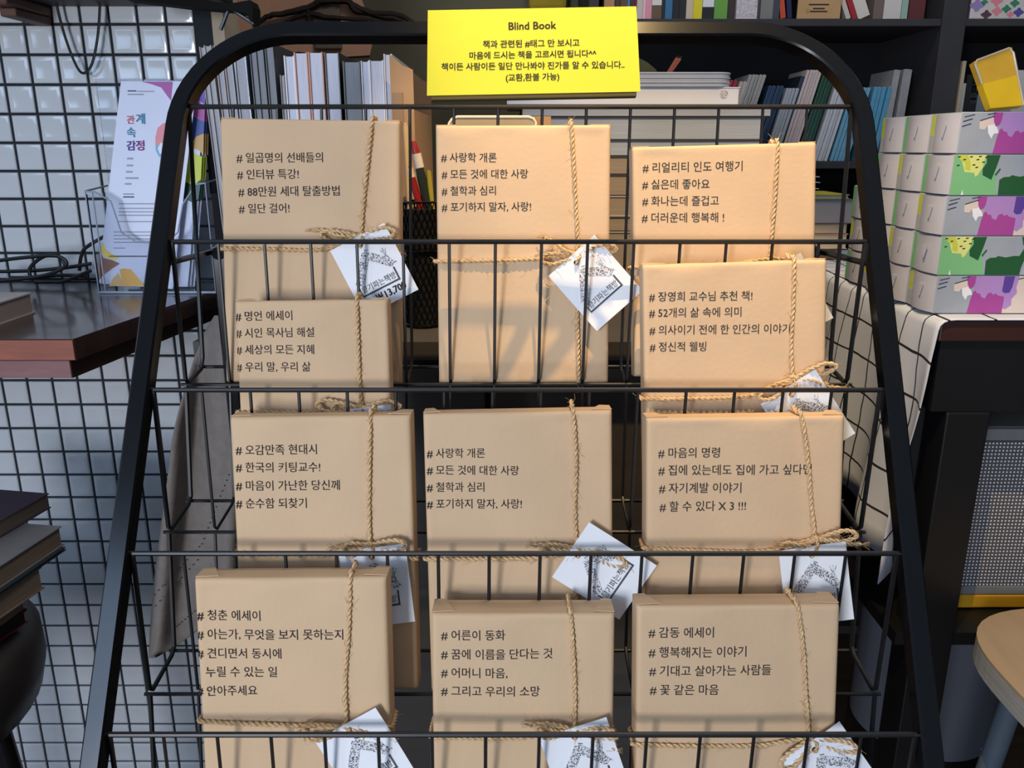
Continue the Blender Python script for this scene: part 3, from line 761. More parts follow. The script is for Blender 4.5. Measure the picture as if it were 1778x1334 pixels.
desc = ['leftmost of the upright row, by the brochure holder', 'second from the left end of the upright row', 'third from left, in the leaning grey bunch', 'just left of the shiny plastic sleeve', 'between the grey bunch and the dim ones', 'just right of the shiny plastic sleeve', 'middle of the three dim ones', 'last dim one before the gap', 'short, at the dark gap', 'left of the salmon covers', 'left one of the pair', 'right one of the pair', 'standing right of the salmon pair', 'first one right of the black cover', 'thin, in the right-hand bunch', 'thick one in the right-hand bunch', 'tallest one beside the kraft file box']
for i, ((a, b, t, k, ln), d_) in enumerate(zip(mag, desc)):
    Y = 1.0; zt_ = zat(t, Y)
    x0, x1 = xat(a, Y, zf_), xat(b, Y, zf_)
    standbook('upright %s, %s' % (names[k], d_), x0, x1, Y + R.uniform(0, .006), Y + .21, HC + CTOP + .0003, HC + zt_, CV[k], PG['g' if k in 'gp' else ('d' if k == 'd' else 'w')], lean=math.radians(-ln * .5), spine=False, group='upright magazines behind the rack', name='magazine', cat='magazine')
fb_ = thing('kraft_file_box', 'open kraft cardboard file box at right end of the upright magazines', 'file box', V(-.13, 1.05, CTOP))
X0, X1 = xat(682, .985, 0), xat(721, .985, 0)
po = [V(X0, .985, CTOP + .0003), V(X1, .985, CTOP + .0003), V(X1, .985, zat(121, .985)), V(xat(704, .985, 0), .985, zat(114, .985)), V(X0, .985, zat(94, .985))]
MB().prism(po, (0, .0016, 0)).build('front_panel', KRAFT2, fb_, True)
po2 = [p + Vector((0, .21, 0)) for p in po]
MB().prism(po2, (0, .0016, 0)).build('rear_panel', KRAFT2, fb_, True)
for xx in (X0, X1 - .0016): MB().box(xx, xx + .0016, .9867, 1.1949, HC + CTOP + .0003, HC + .04).build('side_panel', KRAFT2, fb_, True)
MB().box(X0 + .002, X1 - .012, .9835, .9848, HC + CTOP + .02, HC + zat(160, .985), bev=.0006).build('label_card', mat('tan_card', (150, 122, 92), .7), fb_, True)

# pen cup
cupx, cupy, cr_ = xat(731, .94, -.1), .945, .0205
cz0, cz1 = HC + CTOP + .0004, HC + zat(352, .925)
cup = thing('mesh_pen_cup', 'black wire mesh pen cup between the two upper left wrapped books', 'pen cup', Vector((cupx, cupy, cz0)))
m = MB(); m.cyl((cupx, cupy, cz0), cr_ * .92, .004, 28); m.build('base', BLACKM, cup, True)
m = MB(); hh = cz1 - cz0
for dr_ in (1, -1):
    for j in range(20):
        a0 = 2 * math.pi * j / 20
        m.tube([(cupx + cr_ * math.cos(a0 + dr_ * t * 2.8 / 10), cupy + cr_ * math.sin(a0 + dr_ * t * 2.8 / 10), cz0 + hh * t / 10) for t in range(11)], .0007, 3, caps=False)
m.build('mesh_wall', BLACKM, cup, True)
m = MB().cyl((cupx, cupy, cz0 + .002), cr_ * .93, hh * .93, 28); m.build('inner_sleeve', CHARD, cup, True)
m = MB()
for zz in (cz1, cz0 + hh * .62, cz0 + .003): m.tube([(cupx + cr_ * math.cos(a * math.pi / 14), cupy + cr_ * math.sin(a * math.pi / 14), zz) for a in range(28)], .0013, 6, closed=True)
m.build('rim_rings', BLACKM, cup, True, smooth=True)
RED = mat('red_plastic', (140, 26, 28), .3, coat=.3); DK = mat('dark_green_plastic', (34, 42, 36), .35); WHT = mat('white_plastic', (206, 200, 195), .4); YEL = mat('yellow_plastic', (160, 148, 50), .4); STK = mat('pale_wood_stick', (205, 175, 130), .6)


def pen(name, label, a, b, r, m1, cap=None, capm=None, tip=None):
    A, B = hY(*a, cupy - .002 * 1), hY(*b, cupy)
    o = thing(name, label, 'pen', A, 'pens in the mesh cup'); B0 = A.lerp(B, .70 if cap else 1.0)
    MB().tube([A, A.lerp(B0, .5), B0], r, 10).build('barrel', m1, o, True, smooth=True)
    if cap:
        MB().tube([B0 + (B - A) * .003, A.lerp(B, .86)], r * 1.08, 10).build('collar', cap, o, True, smooth=True)
        MB().tube([A.lerp(B, .863), A.lerp(B, .96), B], lambda t: r * (.95 - .45 * t), 10).build('cap', capm, o, True, smooth=True)
    else:
        MB().tube([B + (B - A) * .003, B + (B - A) * .03], r * .6, 8).build('tip', tip or m1, o, True, smooth=True)


pen('marker_pen', 'red clear-bodied pen leaning left in the mesh cup', (736, 380), (706, 278), .0040, RED, WHT, RED)
pen('marker_pen', 'dark marker with white collar and red cap in the mesh cup', (752, 400), (718, 245), .0050, DK, WHT, RED)
pen('marker_pen', 'yellow pen beside the wrapped book in the mesh cup', (752, 380), (744, 298), .0030, YEL)
pen('wooden_stick', 'pale flat wooden stick at left side of the mesh cup', (712, 380), (704, 218), .0032, STK)

# big flat books stacked on the counter
sy = 1.27
PAGB = mat('bluish_page_block', (150, 158, 172), .8, var=.12, scale=40, stretch=(.4, .4, 40)); BRNP = mat('brownish_page_block', (140, 126, 110), .8, var=.12, scale=40, stretch=(.4, .4, 40))
lay = [(425, 402, 'dim grey book at the bottom of the big flat stack', PALE, BRNP, 1300), (402, 376, 'brown-edged book second from bottom of the big flat stack', CHAR, BRNP, 1310), (375, 340, 'tan-edged book with pale cover low in the big flat stack', PALE, BRNP, 1312), (339, 303, 'tan-edged book above the pale covered one in the big stack', CHAR, BRNP, 1314),
       (302, 271, 'brownish book just under the pale upper books of the stack', CHAR, BRNP, 1316), (270, 243, 'pale book with thin dark cover, third from top of the big stack', CHAR, PAGB, 1322), (242, 203, 'thickest pale book of the big flat stack', CHAR, PAGB, 1325), (198, 184, 'thin pale book topping the big flat stack', CHARD, PAGB, 1336)]
zprev = HC + CTOP + .0003
for (yb, yt, lb, cv, pg, xr) in lay:
    z1 = HC + zat(yt, sy) - .0004
    flatbook(lb, xat(905, sy, 0), xat(xr, sy, 0), sy, sy + .28, zprev, z1, cv, pg, group='big books stacked flat on the counter'); zprev = z1 + .0003
wb = thing('white_box', 'long flat white box with round grey stamp, on top of the big flat books', 'box', Vector((.2, sy, zprev)))
X0, X1 = xat(880, sy, .07), xat(1284, sy, .07); z1 = HC + zat(151, sy)
MB().box(X0, X1, sy + .004, sy + .2, zprev, z1 - .0012, bev=.001).build('box_base', WHITEP, wb, True)
MB().box(X0 - .0008, X1 + .0008, sy + .003, sy + .201, z1 - .0012, z1).build('lid', WHITEP, wb, True)
m = MB(); cx_ = xat(1258, sy, .07); cz_ = HC + zat(163.5, sy)
pts = [(cx_ + .0058 * math.cos(a * math.pi / 12), sy + .0036, cz_ + .0058 * math.sin(a * math.pi / 12)) for a in range(24)]
m.add(pts, [tuple(range(24))]); m.build('round_stamp', SPECK, wb, True)
TRAY = mat('frosted_tray', (164, 172, 190), .35, var=.03)
zb_ = z1 + .0003; X0, X1 = xat(960, sy, .1), xat(1273, sy, .1)
zs = [HC + zat(y_, sy) for y_ in (149, 141, 133, 125)]; zs[0] = zb_
for i in range(3):
    o = thing('flat_tray', ['lowest', 'middle', 'topmost'][i] + ' of three frosted grey trays on the long white box', 'tray', Vector((.2, sy, zs[i])), 'frosted trays on the white box')
    pr = []
    for (ccx, ccy, a0) in ((X1 - .02, sy + .02, -90), (X1 - .02, sy + .17, 0), (X0 + .02, sy + .17, 90), (X0 + .02, sy + .02, 180)):
        for q in range(7): a = math.radians(a0 + q * 15); pr.append((ccx + .02 * math.cos(a), ccy + .02 * math.sin(a)))
    MB().prism([(x, y, zs[i] + .0002) for x, y in pr], (0, 0, zs[i + 1] - zs[i] - .003)).build('tray_body', TRAY, o, True)
    P_ = [(x, y, zs[i + 1] - .0014) for x, y in pr]
    MB().tube(P_, .0013, 6, closed=True).build('rim', TRAY, o, True, smooth=True)
OL = mat('olive_felt', (86, 80, 48), .9)
bo = MB().prism([hY(a, b, sy + .09) for a, b in [(1100, 126), (1100, 98), (1112, 102), (1124, 108), (1138, 120), (1142, 126)]], (0, .06, 0))
tag(bo.build('folded_felt', OL), 'olive folded felt lying on the topmost frosted tray', 'felt')
for i, (a, b) in enumerate((((1160, 124), (1176, 101)), ((1163, 125), (1181, 102)))):
    o = thing('pencil', ['left', 'right'][i] + ' one of two orange pencils leaning behind the frosted trays', 'pencil', hY(*a, sy + .22), 'pencils behind the trays')
    A, B = hY(1148 if i == 0 else 1150, 146, sy + .21), hY(*b, sy + .21)
    MB().tube([A, B], .0028, 6).build('shaft', mat('orange_pencil', (176, 92, 62), .5), o, True)
    MB().tube([B, B + (B - A).normalized() * .004], .0018, 6).build('lead', INK, o, True)
ct = thing('rounded_tray', 'rounded cream tray standing behind the top middle wrapped book', 'tray', hY(860, 400, 1.0))
pr = [hY(a, b, .99) for a, b in [(777, 560), (778, 225), (780, 214), (785, 207), (794, 203), (918, 203), (926, 206), (930, 212), (931, 560)]]
for p in (pr[0], pr[-1]): p.z = HC + CTOP + .0004
MB().prism(pr, (0, .004, 0)).build('tray_panel', mat('cream_board', (170, 150, 122), .6), ct, True)
MB().tube(pr, .0016, 6).build('rim', mat('cream_rim', (235, 222, 196), .3), ct, True, smooth=True)
tag(MB().box(xat(925, 1.01, 0), xat(956, 1.01, 0), 1.01, 1.013, HC + CTOP + .0003, HC + zat(202, 1.01)).build('cardboard_sheet', KRAFT2), 'small cardboard sheet standing at right of the rounded cream tray', 'cardboard')

# ------------------------------------------------------------------ bookcase
BY = 1.72; B2 = 2.0
bc = thing('bookcase', 'large charcoal bookcase at the back with open shelves full of books', 'bookcase', Vector((.9, BY, 0)))
xL = xat(1040, BY, .24); DV0, DV1 = xat(1626, BY, .15), xat(1667, BY, .15)
ZS1t, ZS1b = HC + zat(32, BY), HC + zat(45, BY); ZS0t, ZS0b = HC + zat(280, BY), HC + zat(293, BY)
MB().box(xL, 1.75, B2, B2 + .02, 0, 2.0).build('back_panel', CHARD, bc, True)
MB().box(DV0, DV1, BY, B2 - .0005, 0.0, 2.0, bev=.001).build('upright', CHAR, bc, True)
MB().box(xL - .02, xL - .0005, BY, B2 - .0005, 0.0, 2.0, bev=.001).build('upright', CHAR, bc, True)
MB().box(1.72, 1.75, BY, B2 - .0005, 0.0, 2.0, bev=.001).build('upright', CHAR, bc, True)
for (za, zb2) in ((ZS1b, ZS1t), (ZS0b, ZS0t), (ZS0b - .32, ZS0b - .30), (ZS0b - .62, ZS0b - .60), (.04, .06), (1.74, 1.76)):
    for (xa, xb) in ((xL, DV0 - .0005), (DV1 + .0005, 1.7195)):
        MB().box(xa, xb, BY + .003, B2 - .0005, za, zb2, bev=.001).build('shelf_board', CHAR, bc, True)
up = [(1050, 1067, (176, 130, 92), 'tan'), (1068, 1078, (72, 48, 36), 'dark brown'), (1079, 1090, (96, 70, 48), 'worn brown'), (1091, 1095, (70, 150, 190), 'thin sky blue'), (1096, 1106, (80, 30, 42), 'wine red'), (1107, 1117, (206, 190, 180), 'cream'), (1118, 1122, (236, 190, 196), 'thin pale pink'), (1123, 1133, (224, 150, 164), 'rose pink'), (1134, 1150, (222, 216, 206), 'white with brown foot'), (1151, 1156, (34, 34, 40), 'thin black'), (1157, 1169, (52, 108, 146), 'steel blue'), (1170, 1180, (24, 24, 26), 'black'), (1181, 1193, (32, 32, 34), 'black with grey print'),
      (1194, 1205, (206, 186, 160), 'beige'), (1206, 1222, (222, 206, 44), 'bright yellow'), (1223, 1242, (30, 30, 32), 'black with white head'), (1243, 1265, (104, 160, 64), 'green'), (1266, 1280, (58, 44, 42), 'brown-black'), (1281, 1317, (214, 198, 200), 'pinkish white wide'), (1318, 1323, (60, 62, 64), 'thin dark grey'), (1324, 1345, (124, 122, 118), 'mid grey'), (1346, 1357, (64, 68, 78), 'blue-grey')]
for i, (a, b, c_, nm) in enumerate(up):
    x0, x1 = xat(a, BY, .25), xat(b + .6, BY, .25)
    nb = 'left' if i == 0 else up[i - 1][3] + ' one'
    band = None
    if 'brown foot' in nm: band = (0, .12, mat('c_brown', (104, 82, 58), .5))
    if 'white head' in nm: band = (.13, .3, mat('white_cover', (222, 222, 226)))
    if 'wide' in nm: band = (.02, .2, mat('pinkish_print', (196, 186, 188), .5, var=.3, scale=200))
    standbook('%s book on top bookcase shelf, %s' % (nm, 'at its left end' if i == 0 else 'right of the ' + up[i - 1][3] + ' one'), x0, x1, BY + .01 + R.uniform(0, .01), BY + .16, ZS1t + .0004, ZS1t + R.uniform(.17, .23), mat('c_%d_%d_%d' % c_, c_, .45), group='books on the top bookcase shelf', band=band)
for (a, b, c_, lb, ln) in [(1362, 1371, (196, 76, 42), 'orange-red book leaning on the top bookcase shelf beside a navy one', -10), (1374, 1382, (30, 36, 72), 'navy and yellow book leaning on the top bookcase shelf', -8)]:
    x0, x1 = xat(a, BY, .25), xat(b, BY, .25)
    standbook(lb, x0, x1, BY + .02, BY + .16, ZS1t + .0023, ZS1t + .19, mat('c_%d_%d_%d' % c_, c_, .45), lean=math.radians(ln), group='books on the top bookcase shelf')
kc = thing('kraft_notice_card', 'kraft paper card with small dark print and yellow dot facing out on top bookcase shelf', 'card', Vector((xat(1424, BY, .25), BY, ZS1t)))
MB().box(xat(1386, BY, .25), xat(1461, BY, .25), BY + .005, BY + .008, ZS1t + .0004, ZS1t + .12).build('card_face', mat('kraft_card', (186, 146, 100), .7), kc, True)
for yy, a, b in ((7, 1405, 1440), (14, 1413, 1433), (19, 1408, 1438)): MB().box(xat(a, BY, .25), xat(b, BY, .25), BY + .0044, BY + .0049, HC + zat(yy + 1.2, BY), HC + zat(yy - 1.0, BY)).build('printed_line', INK, kc, True)
xx, zz = xat(1404, BY, .25), HC + zat(18, BY)
m = MB(); m.add([(xx + .0035 * math.cos(a * .5236), BY + .0042, zz + .0035 * math.sin(a * .5236)) for a in range(12)], [tuple(range(12))]); m.build('yellow_dot', YEL, kc, True)
for (a, b, c_, lb, ln, hh_) in [(1478, 1486, (200, 190, 176), 'cream book leaning left, right of the kraft card on the top shelf', -24, .15), (1489, 1498, (160, 40, 42), 'red-striped book leaning left on the top bookcase shelf', -24, .15), (1499.5, 1520, (212, 204, 192), 'wide cream book leaning on the red-striped one, top shelf', -24, .15), (1524, 1540, (112, 96, 88), 'grey-brown upright book on top shelf near the bookcase upright', 0, .2), (1542, 1572, (206, 198, 190), 'wide white book on top shelf near the bookcase upright', 0, .2), (1573, 1584, (146, 176, 160), 'mint green book on the top bookcase shelf', 0, .19), (1586, 1614, (96, 44, 44), 'dark red book with grey block, last before the bookcase upright', 0, .21)]:
    x0, x1 = xat(a, BY, .25), xat(b, BY, .25)
    standbook(lb, x0, x1, BY + .02, BY + .16, ZS1t + (.0004 if ln == 0 else .0004 + (x1 - x0) * math.sin(math.radians(24)) * 0), ZS1t + hh_, mat('c_%d_%d_%d' % c_, c_, .45), lean=math.radians(ln), group='books on the top bookcase shelf')
# floral box top right
fl = thing('floral_gift_box', 'white box with pink flower and green leaf pattern, top shelf beyond the upright', 'box', Vector((xat(1740, BY, .25), BY, ZS1t)))
X0, X1 = xat(1690, BY, .25), xat(1860, BY, .25)
MB().box(X0, X1, BY + .01, BY + .2, ZS1t + .0004, ZS1t + .14, bev=.002).build('box_body', mat('floral_ground', (206, 196, 188), .5), fl, True)
fc = {'lav': (150, 130, 180), 'pnk': (226, 130, 140), 'grn': (60, 130, 100), 'ind': (86, 78, 150), 'brn': (90, 60, 70)}
for (a, b, r_, k) in [(1700, 8, .012, 'lav'), (1733, 0, .010, 'pnk'), (1736, 18, .009, 'pnk'), (1752, 14, .008, 'grn'), (1765, 4, .008, 'grn'), (1774, 20, .009, 'ind'), (1718, 24, .009, 'brn'), (1760, 24, .006, 'pnk'), (1712, 2, .006, 'grn')]:
    x_, z_ = xat(a, BY, .25), HC + zat(b, BY); m = MB(); n_ = 14
    m.add([(x_ + r_ * (1 + .25 * math.cos(4 * q * math.pi / 7)) * math.cos(q * math.pi / 7), BY + .0096, z_ + r_ * (.8 + .2 * math.cos(4 * q * math.pi / 7)) * math.sin(q * math.pi / 7)) for q in range(n_)], [tuple(range(n_))]); m.build('flower_print', mat('f_' + k, fc[k], .5), fl, True)
tag(standbook('dark plum book left of the floral box on the top shelf', xat(1670, BY, .25), xat(1688, BY, .25), BY + .01, BY + .16, ZS1t + .0004, ZS1t + .2, mat('plum_cover', (60, 40, 56), .5), group='books on the top bookcase shelf'))
# right compartment books
for (a, b, yt, c_, lb) in [(1653, 1668, 105, (176, 160, 132), 'tall tan book in the right bookcase compartment, next to the upright'), (1669, 1676, 144, (168, 166, 160), 'thin grey book between tan and black ones, right compartment'), (1678, 1702, 129, (22, 24, 24), 'black book with large white Korean title, right bookcase compartment'), (1703, 1718, 128, (120, 126, 128), 'grey book right of the black one, behind the tilted yellow box'), (1764, 1790, 121, (210, 200, 195), 'white book at the right frame edge behind the yellow box')]:
    a2, b2 = max(a, 1668.5), b
    if a < 1668: a2, b2 = 1668.6, 1675
    elif a < 1677: a2, b2 = 1675.3, 1680
    elif a < 1700: a2, b2 = 1680.5, 1702
    o = standbook(lb, xat(a2, BY, .1), xat(b2, BY, .1), BY + .01, BY + .15, ZS0t + .0004, HC + zat(yt, BY), mat('c_%d_%d_%d' % c_, c_, .5), group='books in the right bookcase compartment')
    if a == 1678:
        m = MB(); X = xat(1691, BY + .01, .1)
        T = Matrix(((1, 0, 0, 0), (0, 0, -1, 0), (0, 1, 0, 0), (0, 0, 0, 1)))
        for ch, yy in (('파', 148), ('피', 163), ('용', 178)):
            zz = HC + zat(yy, BY + .01); m2 = MB(); add_text(m2, ch, (X - .0075, zz), (X + .0075, zz), bold=.01)
            m.add([(v.x, BY + .0095, v.y) for v in m2.v], m2.f)
        m.build('title_lettering', WHT, o, True)

# leaning thin books in the middle compartment
grp = [(1268, 3, 6.0, 138, (170, 40, 56), .26, 'thin red booklet', 'right behind the white box'), (1290, 2, 7.0, 140, (206, 186, 170), .26, 'thin cream booklet', 'beside the red ones'), (1306, 5, 6.4, 128, (176, 170, 162), .28, 'clear-sleeved grey booklet', 'between cream and navy ones'), (1341, 4, 7.2, 148, (34, 60, 92), .26, 'navy booklet', 'in the middle compartment'), (1372, 4, 5.6, 152, (168, 172, 176), .25, 'silver-grey booklet', 'right of the navy ones'),
       (1398, 1, 8, 130, (38, 50, 62), .25, 'dark slate booklet', 'standing alone between silver and blush ones'), (1408, 5, 5.6, 120, (206, 184, 178), .25, 'blush booklet', 'taller than their neighbours'), (1437, 4, 5.4, 125, (28, 72, 48), .25, 'dark green booklet', 'between blush and white dotted ones'), (1459, 5, 5.6, 143, (196, 196, 200), .24, 'white dotted booklet', 'left of the light blue ones'), (1488, 5, 6.5, 151, (106, 160, 186), .23, 'light blue booklet', 'behind the rack\'s right bend'),
       (1526, 4, 8.0, 150, (86, 150, 180), .13, 'sky blue booklet', 'just right of the rack frame'), (1561, 1, 13, 120, (156, 152, 150), .07, 'grey booklet in shiny sleeve', 'near the upright, left one of two'), (1578, 1, 17, 119, (150, 146, 146), .05, 'grey booklet in shiny sleeve', 'nearest to the bookcase upright')]
ORD = ['leftmost', 'second from left', 'third from left', 'fourth from left', 'fifth from left']


def lbl(i, cnt, nm, wh):
    if cnt == 1: return 'leaning %s, %s on the bookcase' % (nm, wh)
    return '%s of the %d leaning %ss, %s' % (ORD[i] if i < cnt - 1 else 'rightmost', cnt, nm, wh)


for (xt, cnt, pit, yt, c_, sl, nm, wh) in grp:
    m_c = mat('l_%d_%d_%d' % c_, c_, .22, coat=.35, var=.08, scale=80)
    ang = math.atan(sl * .97)
    proto = None
    for i in range(cnt):
        zt2 = zat(yt, BY); L_ = (HC + zt2 - ZS0t) / math.cos(ang)
        px0 = xt + i * pit; xtop = xat(px0, BY, zt2); xb0 = xtop - math.sin(ang) * L_
        w_ = xat(px0 + pit * .86, BY, zt2) - xtop
        if proto is None:
            proto = thing('booklet', lbl(i, cnt, nm, wh), 'booklet', Vector((xb0, BY + .02, ZS0t + w_ * math.sin(ang) * 0 + .0004)), nm + 's leaning on the bookcase')
            lm = Matrix.Rotation(ang, 4, 'Y')
            MB().box(0, w_, 0, .11, 0, L_, M=lm, bev=.0004).build('cover', m_c, proto)
            MB().box(w_ * .2, w_ * .8, .003, .108, L_, L_ + .0006, M=lm).build('page_block', PAGES, proto)
        else:
            o = proto.copy(); COL.objects.link(o); o['label'] = lbl(i, cnt, nm, wh); o.location = Vector((xb0, BY + .02 + R.uniform(-.004, .004), ZS0t + .0004))
            for ch in [c2 for c2 in bpy.data.objects if c2.parent is proto]:
                q = ch.copy(); COL.objects.link(q); q.parent = o
# small wedge block behind blush booklets
tag(MB().prism([hY(a, b, 1.9) for a, b in [(1392, 200), (1392, 131), (1412, 122), (1440, 120), (1440, 200)]], (0, .03, 0)).build('slate_card', CHAR), 'slate grey card standing behind the blush booklets', 'card')
tag(MB().box(xat(918, 2.0, .3), xat(985, 2.0, .3), 2.0, 2.05, HC + zat(17, 2.0), HC + .50, bev=.01).build('yellow_cloth_bundle', mat('mustard_cloth', (176, 150, 40), .9)), 'mustard yellow cloth bundle fixed to the back wall above the notice sign', 'bundle')

# ------------------------------------------------------------------ table with grid cloth, right
TX, TY0, TY1 = .520, .985, 1.67; TZ = HC + CTOP
REDW = mat('dark_red_brown_wood', (56, 30, 26), .4, var=.2, scale=8, stretch=(1, 1, 5)); BLK2 = mat('black_lacquer', (12, 13, 16), .45)
tb_ = thing('side_table', 'black table with dark red-brown top edge on the right, carrying the patterned boxes', 'table', Vector((.9, 1.3, 0)))
MB().box(TX, 1.45, TY0, TY1, TZ - .029, TZ - .003, bev=.002).build('tabletop', REDW, tb_, True)
MB().box(TX + .006, 1.44, TY0 + .006, TY1 - .006, TZ - .12, TZ - .0295).build('apron', BLK2, tb_, True)
for xx in (TX + .025, 1.38):
    for yy in (TY0 + .002, TY1 - .06): MB().box(xx, xx + .055, yy, yy + .055, 0, TZ - .1205, bev=.002).build('leg', BLK2, tb_, True)
MB().box(TX + .004, 1.44, TY0 + .008, TY1 - .01, HC - .657, HC - .638).build('lower_shelf', BLK2, tb_, True)
MB().box(TX + .06, 1.44, TY1 - .02, TY1 - .012, HC - .637, TZ - .121).build('rear_panel', BLK2, tb_, True)

# storage box with woven front
WV = bpy.data.materials.new('woven_mesh'); WV.use_nodes = True; nt = WV.node_tree; b_ = nt.nodes['Principled BSDF']
tcn = nt.nodes.new('ShaderNodeTexCoord'); sp = nt.nodes.new('ShaderNodeSeparateXYZ'); nt.links.new(tcn.outputs['Object'], sp.inputs[0])


def mnode(op, a, b=None, c=None):
    n = nt.nodes.new('ShaderNodeMath'); n.operation = op
    for i, q in enumerate((a, b, c)):
        if q is None: continue
        if isinstance(q, (int, float)): n.inputs[i].default_value = q
        else: nt.links.new(q, n.inputs[i])
    return n.outputs[0]


sx = mnode('SINE', mnode('MULTIPLY', sp.outputs[0], 2 * math.pi / .0050)); sz = mnode('SINE', mnode('MULTIPLY', sp.outputs[2], 2 * math.pi / .0052))
fac = mnode('MULTIPLY', mnode('GREATER_THAN', sx, .15), mnode('GREATER_THAN', sz, .15))
mx = nt.nodes.new('ShaderNodeMix'); mx.data_type = 'RGBA'; nt.links.new(fac, mx.inputs[0]); mx.inputs[6].default_value = lin((78, 78, 84)); mx.inputs[7].default_value = lin((214, 214, 218))
nt.links.new(mx.outputs[2], b_.inputs['Base Color']); b_.inputs['Roughness'].default_value = .6
sb = thing('storage_box', 'grey storage box with woven dotted front and yellow base strip under the table', 'storage box', Vector((.8, 1.06, HC - .637)))
Z0, Z1 = HC - .6365, HC - .364; X0, X1 = .628, .98
GB = mat('grey_fabric_border', (112, 114, 116), .8, bump=.1)
MB().box(X0, X1, 1.058, 1.3, Z0, Z1, bev=.004).build('box_body', GB, sb, True)
MB().box(X0 + .003, X1 - .012, 1.0545, 1.0575, Z0 + .036, Z1 - .019).build('woven_front', WV, sb, True)
MB().box(X0, X1, 1.0535, 1.0575, Z1 - .018, Z1 - .001, bev=.001).build('top_border', GB, sb, True)
MB().box(X0, X1, 1.0535, 1.0575, Z0 + .022, Z0 + .035, bev=.001).build('bottom_border', GB, sb, True)
MB().box(X0 - .002, X1, 1.0525, 1.0575, Z0 + .0005, Z0 + .021, bev=.003).build('yellow_strip', mat('mustard_strip', (186, 140, 22), .6), sb, True)

# bin under the table
STL = mat('brushed_steel', (116, 120, 132), .35, metal=.3, var=.08, scale=6, stretch=(6, 6, .3))
bi = thing('metal_bin', 'round brushed metal waste bin on the floor under the table', 'bin', Vector((.79, 1.37, 0)))
MB().cyl((.79, 1.37, .085), .125, .36, 48).build('bin_body', STL, bi, True, smooth=True)
MB().cyl((.79, 1.37, .0), .130, .084, 48, r2=.127).build('bin_base', BLK2, bi, True, smooth=True)
m = MB().tube([(.79 + .126 * math.cos(a * math.pi / 20), 1.37 + .126 * math.sin(a * math.pi / 20), .447) for a in range(40)], .004, 8, closed=True); m.build('rim', STL, bi, True, smooth=True)
tag(MB().tube([hZ(1630, 1296, .10), hZ(1735, 1302, .10)], .003, 8).build('metal_rod', STL, smooth=True), 'thin pale metal rod in front of the bin\'s base', 'rod')
# cloth
CL = bpy.data.materials.new('grid_cloth'); CL.use_nodes = True; nt = CL.node_tree; b_ = nt.nodes['Principled BSDF']
uvn = nt.nodes.new('ShaderNodeUVMap'); nzn = nt.nodes.new('ShaderNodeTexNoise'); nzn.inputs['Scale'].default_value = 14; nt.links.new(uvn.outputs[0], nzn.inputs[0])
vm = nt.nodes.new('ShaderNodeVectorMath'); vm.operation = 'SCALE'; vm.inputs[3].default_value = .012; nt.links.new(nzn.outputs[1], vm.inputs[0])
va = nt.nodes.new('ShaderNodeVectorMath'); va.operation = 'ADD'; nt.links.new(uvn.outputs[0], va.inputs[0]); nt.links.new(vm.outputs[0], va.inputs[1])
sp = nt.nodes.new('ShaderNodeSeparateXYZ'); nt.links.new(va.outputs[0], sp.inputs[0])
l1 = mnode('LESS_THAN', mnode('ABSOLUTE', mnode('SUBTRACT', mnode('FRACT', mnode('DIVIDE', sp.outputs[0], .046)), .5)), .030)
l2 = mnode('LESS_THAN', mnode('ABSOLUTE', mnode('SUBTRACT', mnode('FRACT', mnode('DIVIDE', sp.outputs[1], .056)), .5)), .030)
mx = nt.nodes.new('ShaderNodeMix'); mx.data_type = 'RGBA'; nt.links.new(mnode('MAXIMUM', l1, l2), mx.inputs[0]); mx.inputs[6].default_value = lin((192, 200, 218)); mx.inputs[7].default_value = lin((24, 24, 28))
nt.links.new(mx.outputs[2], b_.inputs['Base Color']); b_.inputs['Roughness'].default_value = .85
vs, uvs, fs = [], [], []
NY = 70; prof_ = [(.93, 0), (.75, 0), (.6, 0), (.545, 0), (.535, 0), (.527, -.0008), (.521, -.003), (.5165, -.0075), (.515, -.013)] + [(.514, -.013 - .0315 * i) for i in range(1, 11)]
s0 = 0; ss = [0]
for p, q in zip(prof_[:-1], prof_[1:]): ss.append(ss[-1] + math.hypot(p[0] - q[0], p[1] - q[1]))
for i in range(NY + 1):
    y = .980 + .70 * i / NY
    for (x, dz), s_ in zip(prof_, ss):
        dd = max(0, -dz - .01); hang = 1 + .12 * math.sin(y * 9)
        ox = -dd * .055 * (1 + math.sin(y * 47 + 2 * math.sin(y * 13))) - .10 * dd * dd * (.5 + .5 * math.sin(y * 21 + 1))
        oy = .012 * dd / .3 * math.sin(dz * 22 + i * .1)
        vs.append(Vector((x + ox, y + oy * (1 if i < 8 else .4), TZ + dz * (hang if dd else 1) - .0002))); uvs.append((y + .012, s_ + .012))
K = len(prof_)
for i in range(NY):
    for j in range(K - 1): fs.append((i * K + j, i * K + j + 1, (i + 1) * K + j + 1, (i + 1) * K + j))
m = MB(); m.add(vs, fs); m.uv = uvs
cl = m.build('grid_tablecloth', CL, smooth=True, angle=180); tag(cl, 'white tablecloth with thin black grid lines hanging over the table\'s left side', 'tablecloth')
sol = cl.modifiers.new('thickness', 'SOLIDIFY'); sol.thickness = .0012; sol.offset = -1

# patterned boxes
LAV = mat('lavender_card', (148, 158, 174), .55); WCARD = mat('white_card_end', (188, 190, 204), .6)
PAL = {'beige': (206, 194, 190), 'white': (222, 226, 240), 'mag': (156, 68, 150), 'lil': (164, 130, 196), 'ind': (84, 62, 152), 'navy': (36, 40, 74), 'grn': (116, 180, 128), 'ygr': (184, 196, 76), 'lyg': (206, 214, 130), 'dgr': (30, 84, 48), 'blk': (24, 30, 30), 'gry': (164, 170, 184), 'red': (190, 70, 62)}
PM = {k: mat('ink_' + k, v, .5, var=.03) for k, v in PAL.items()}


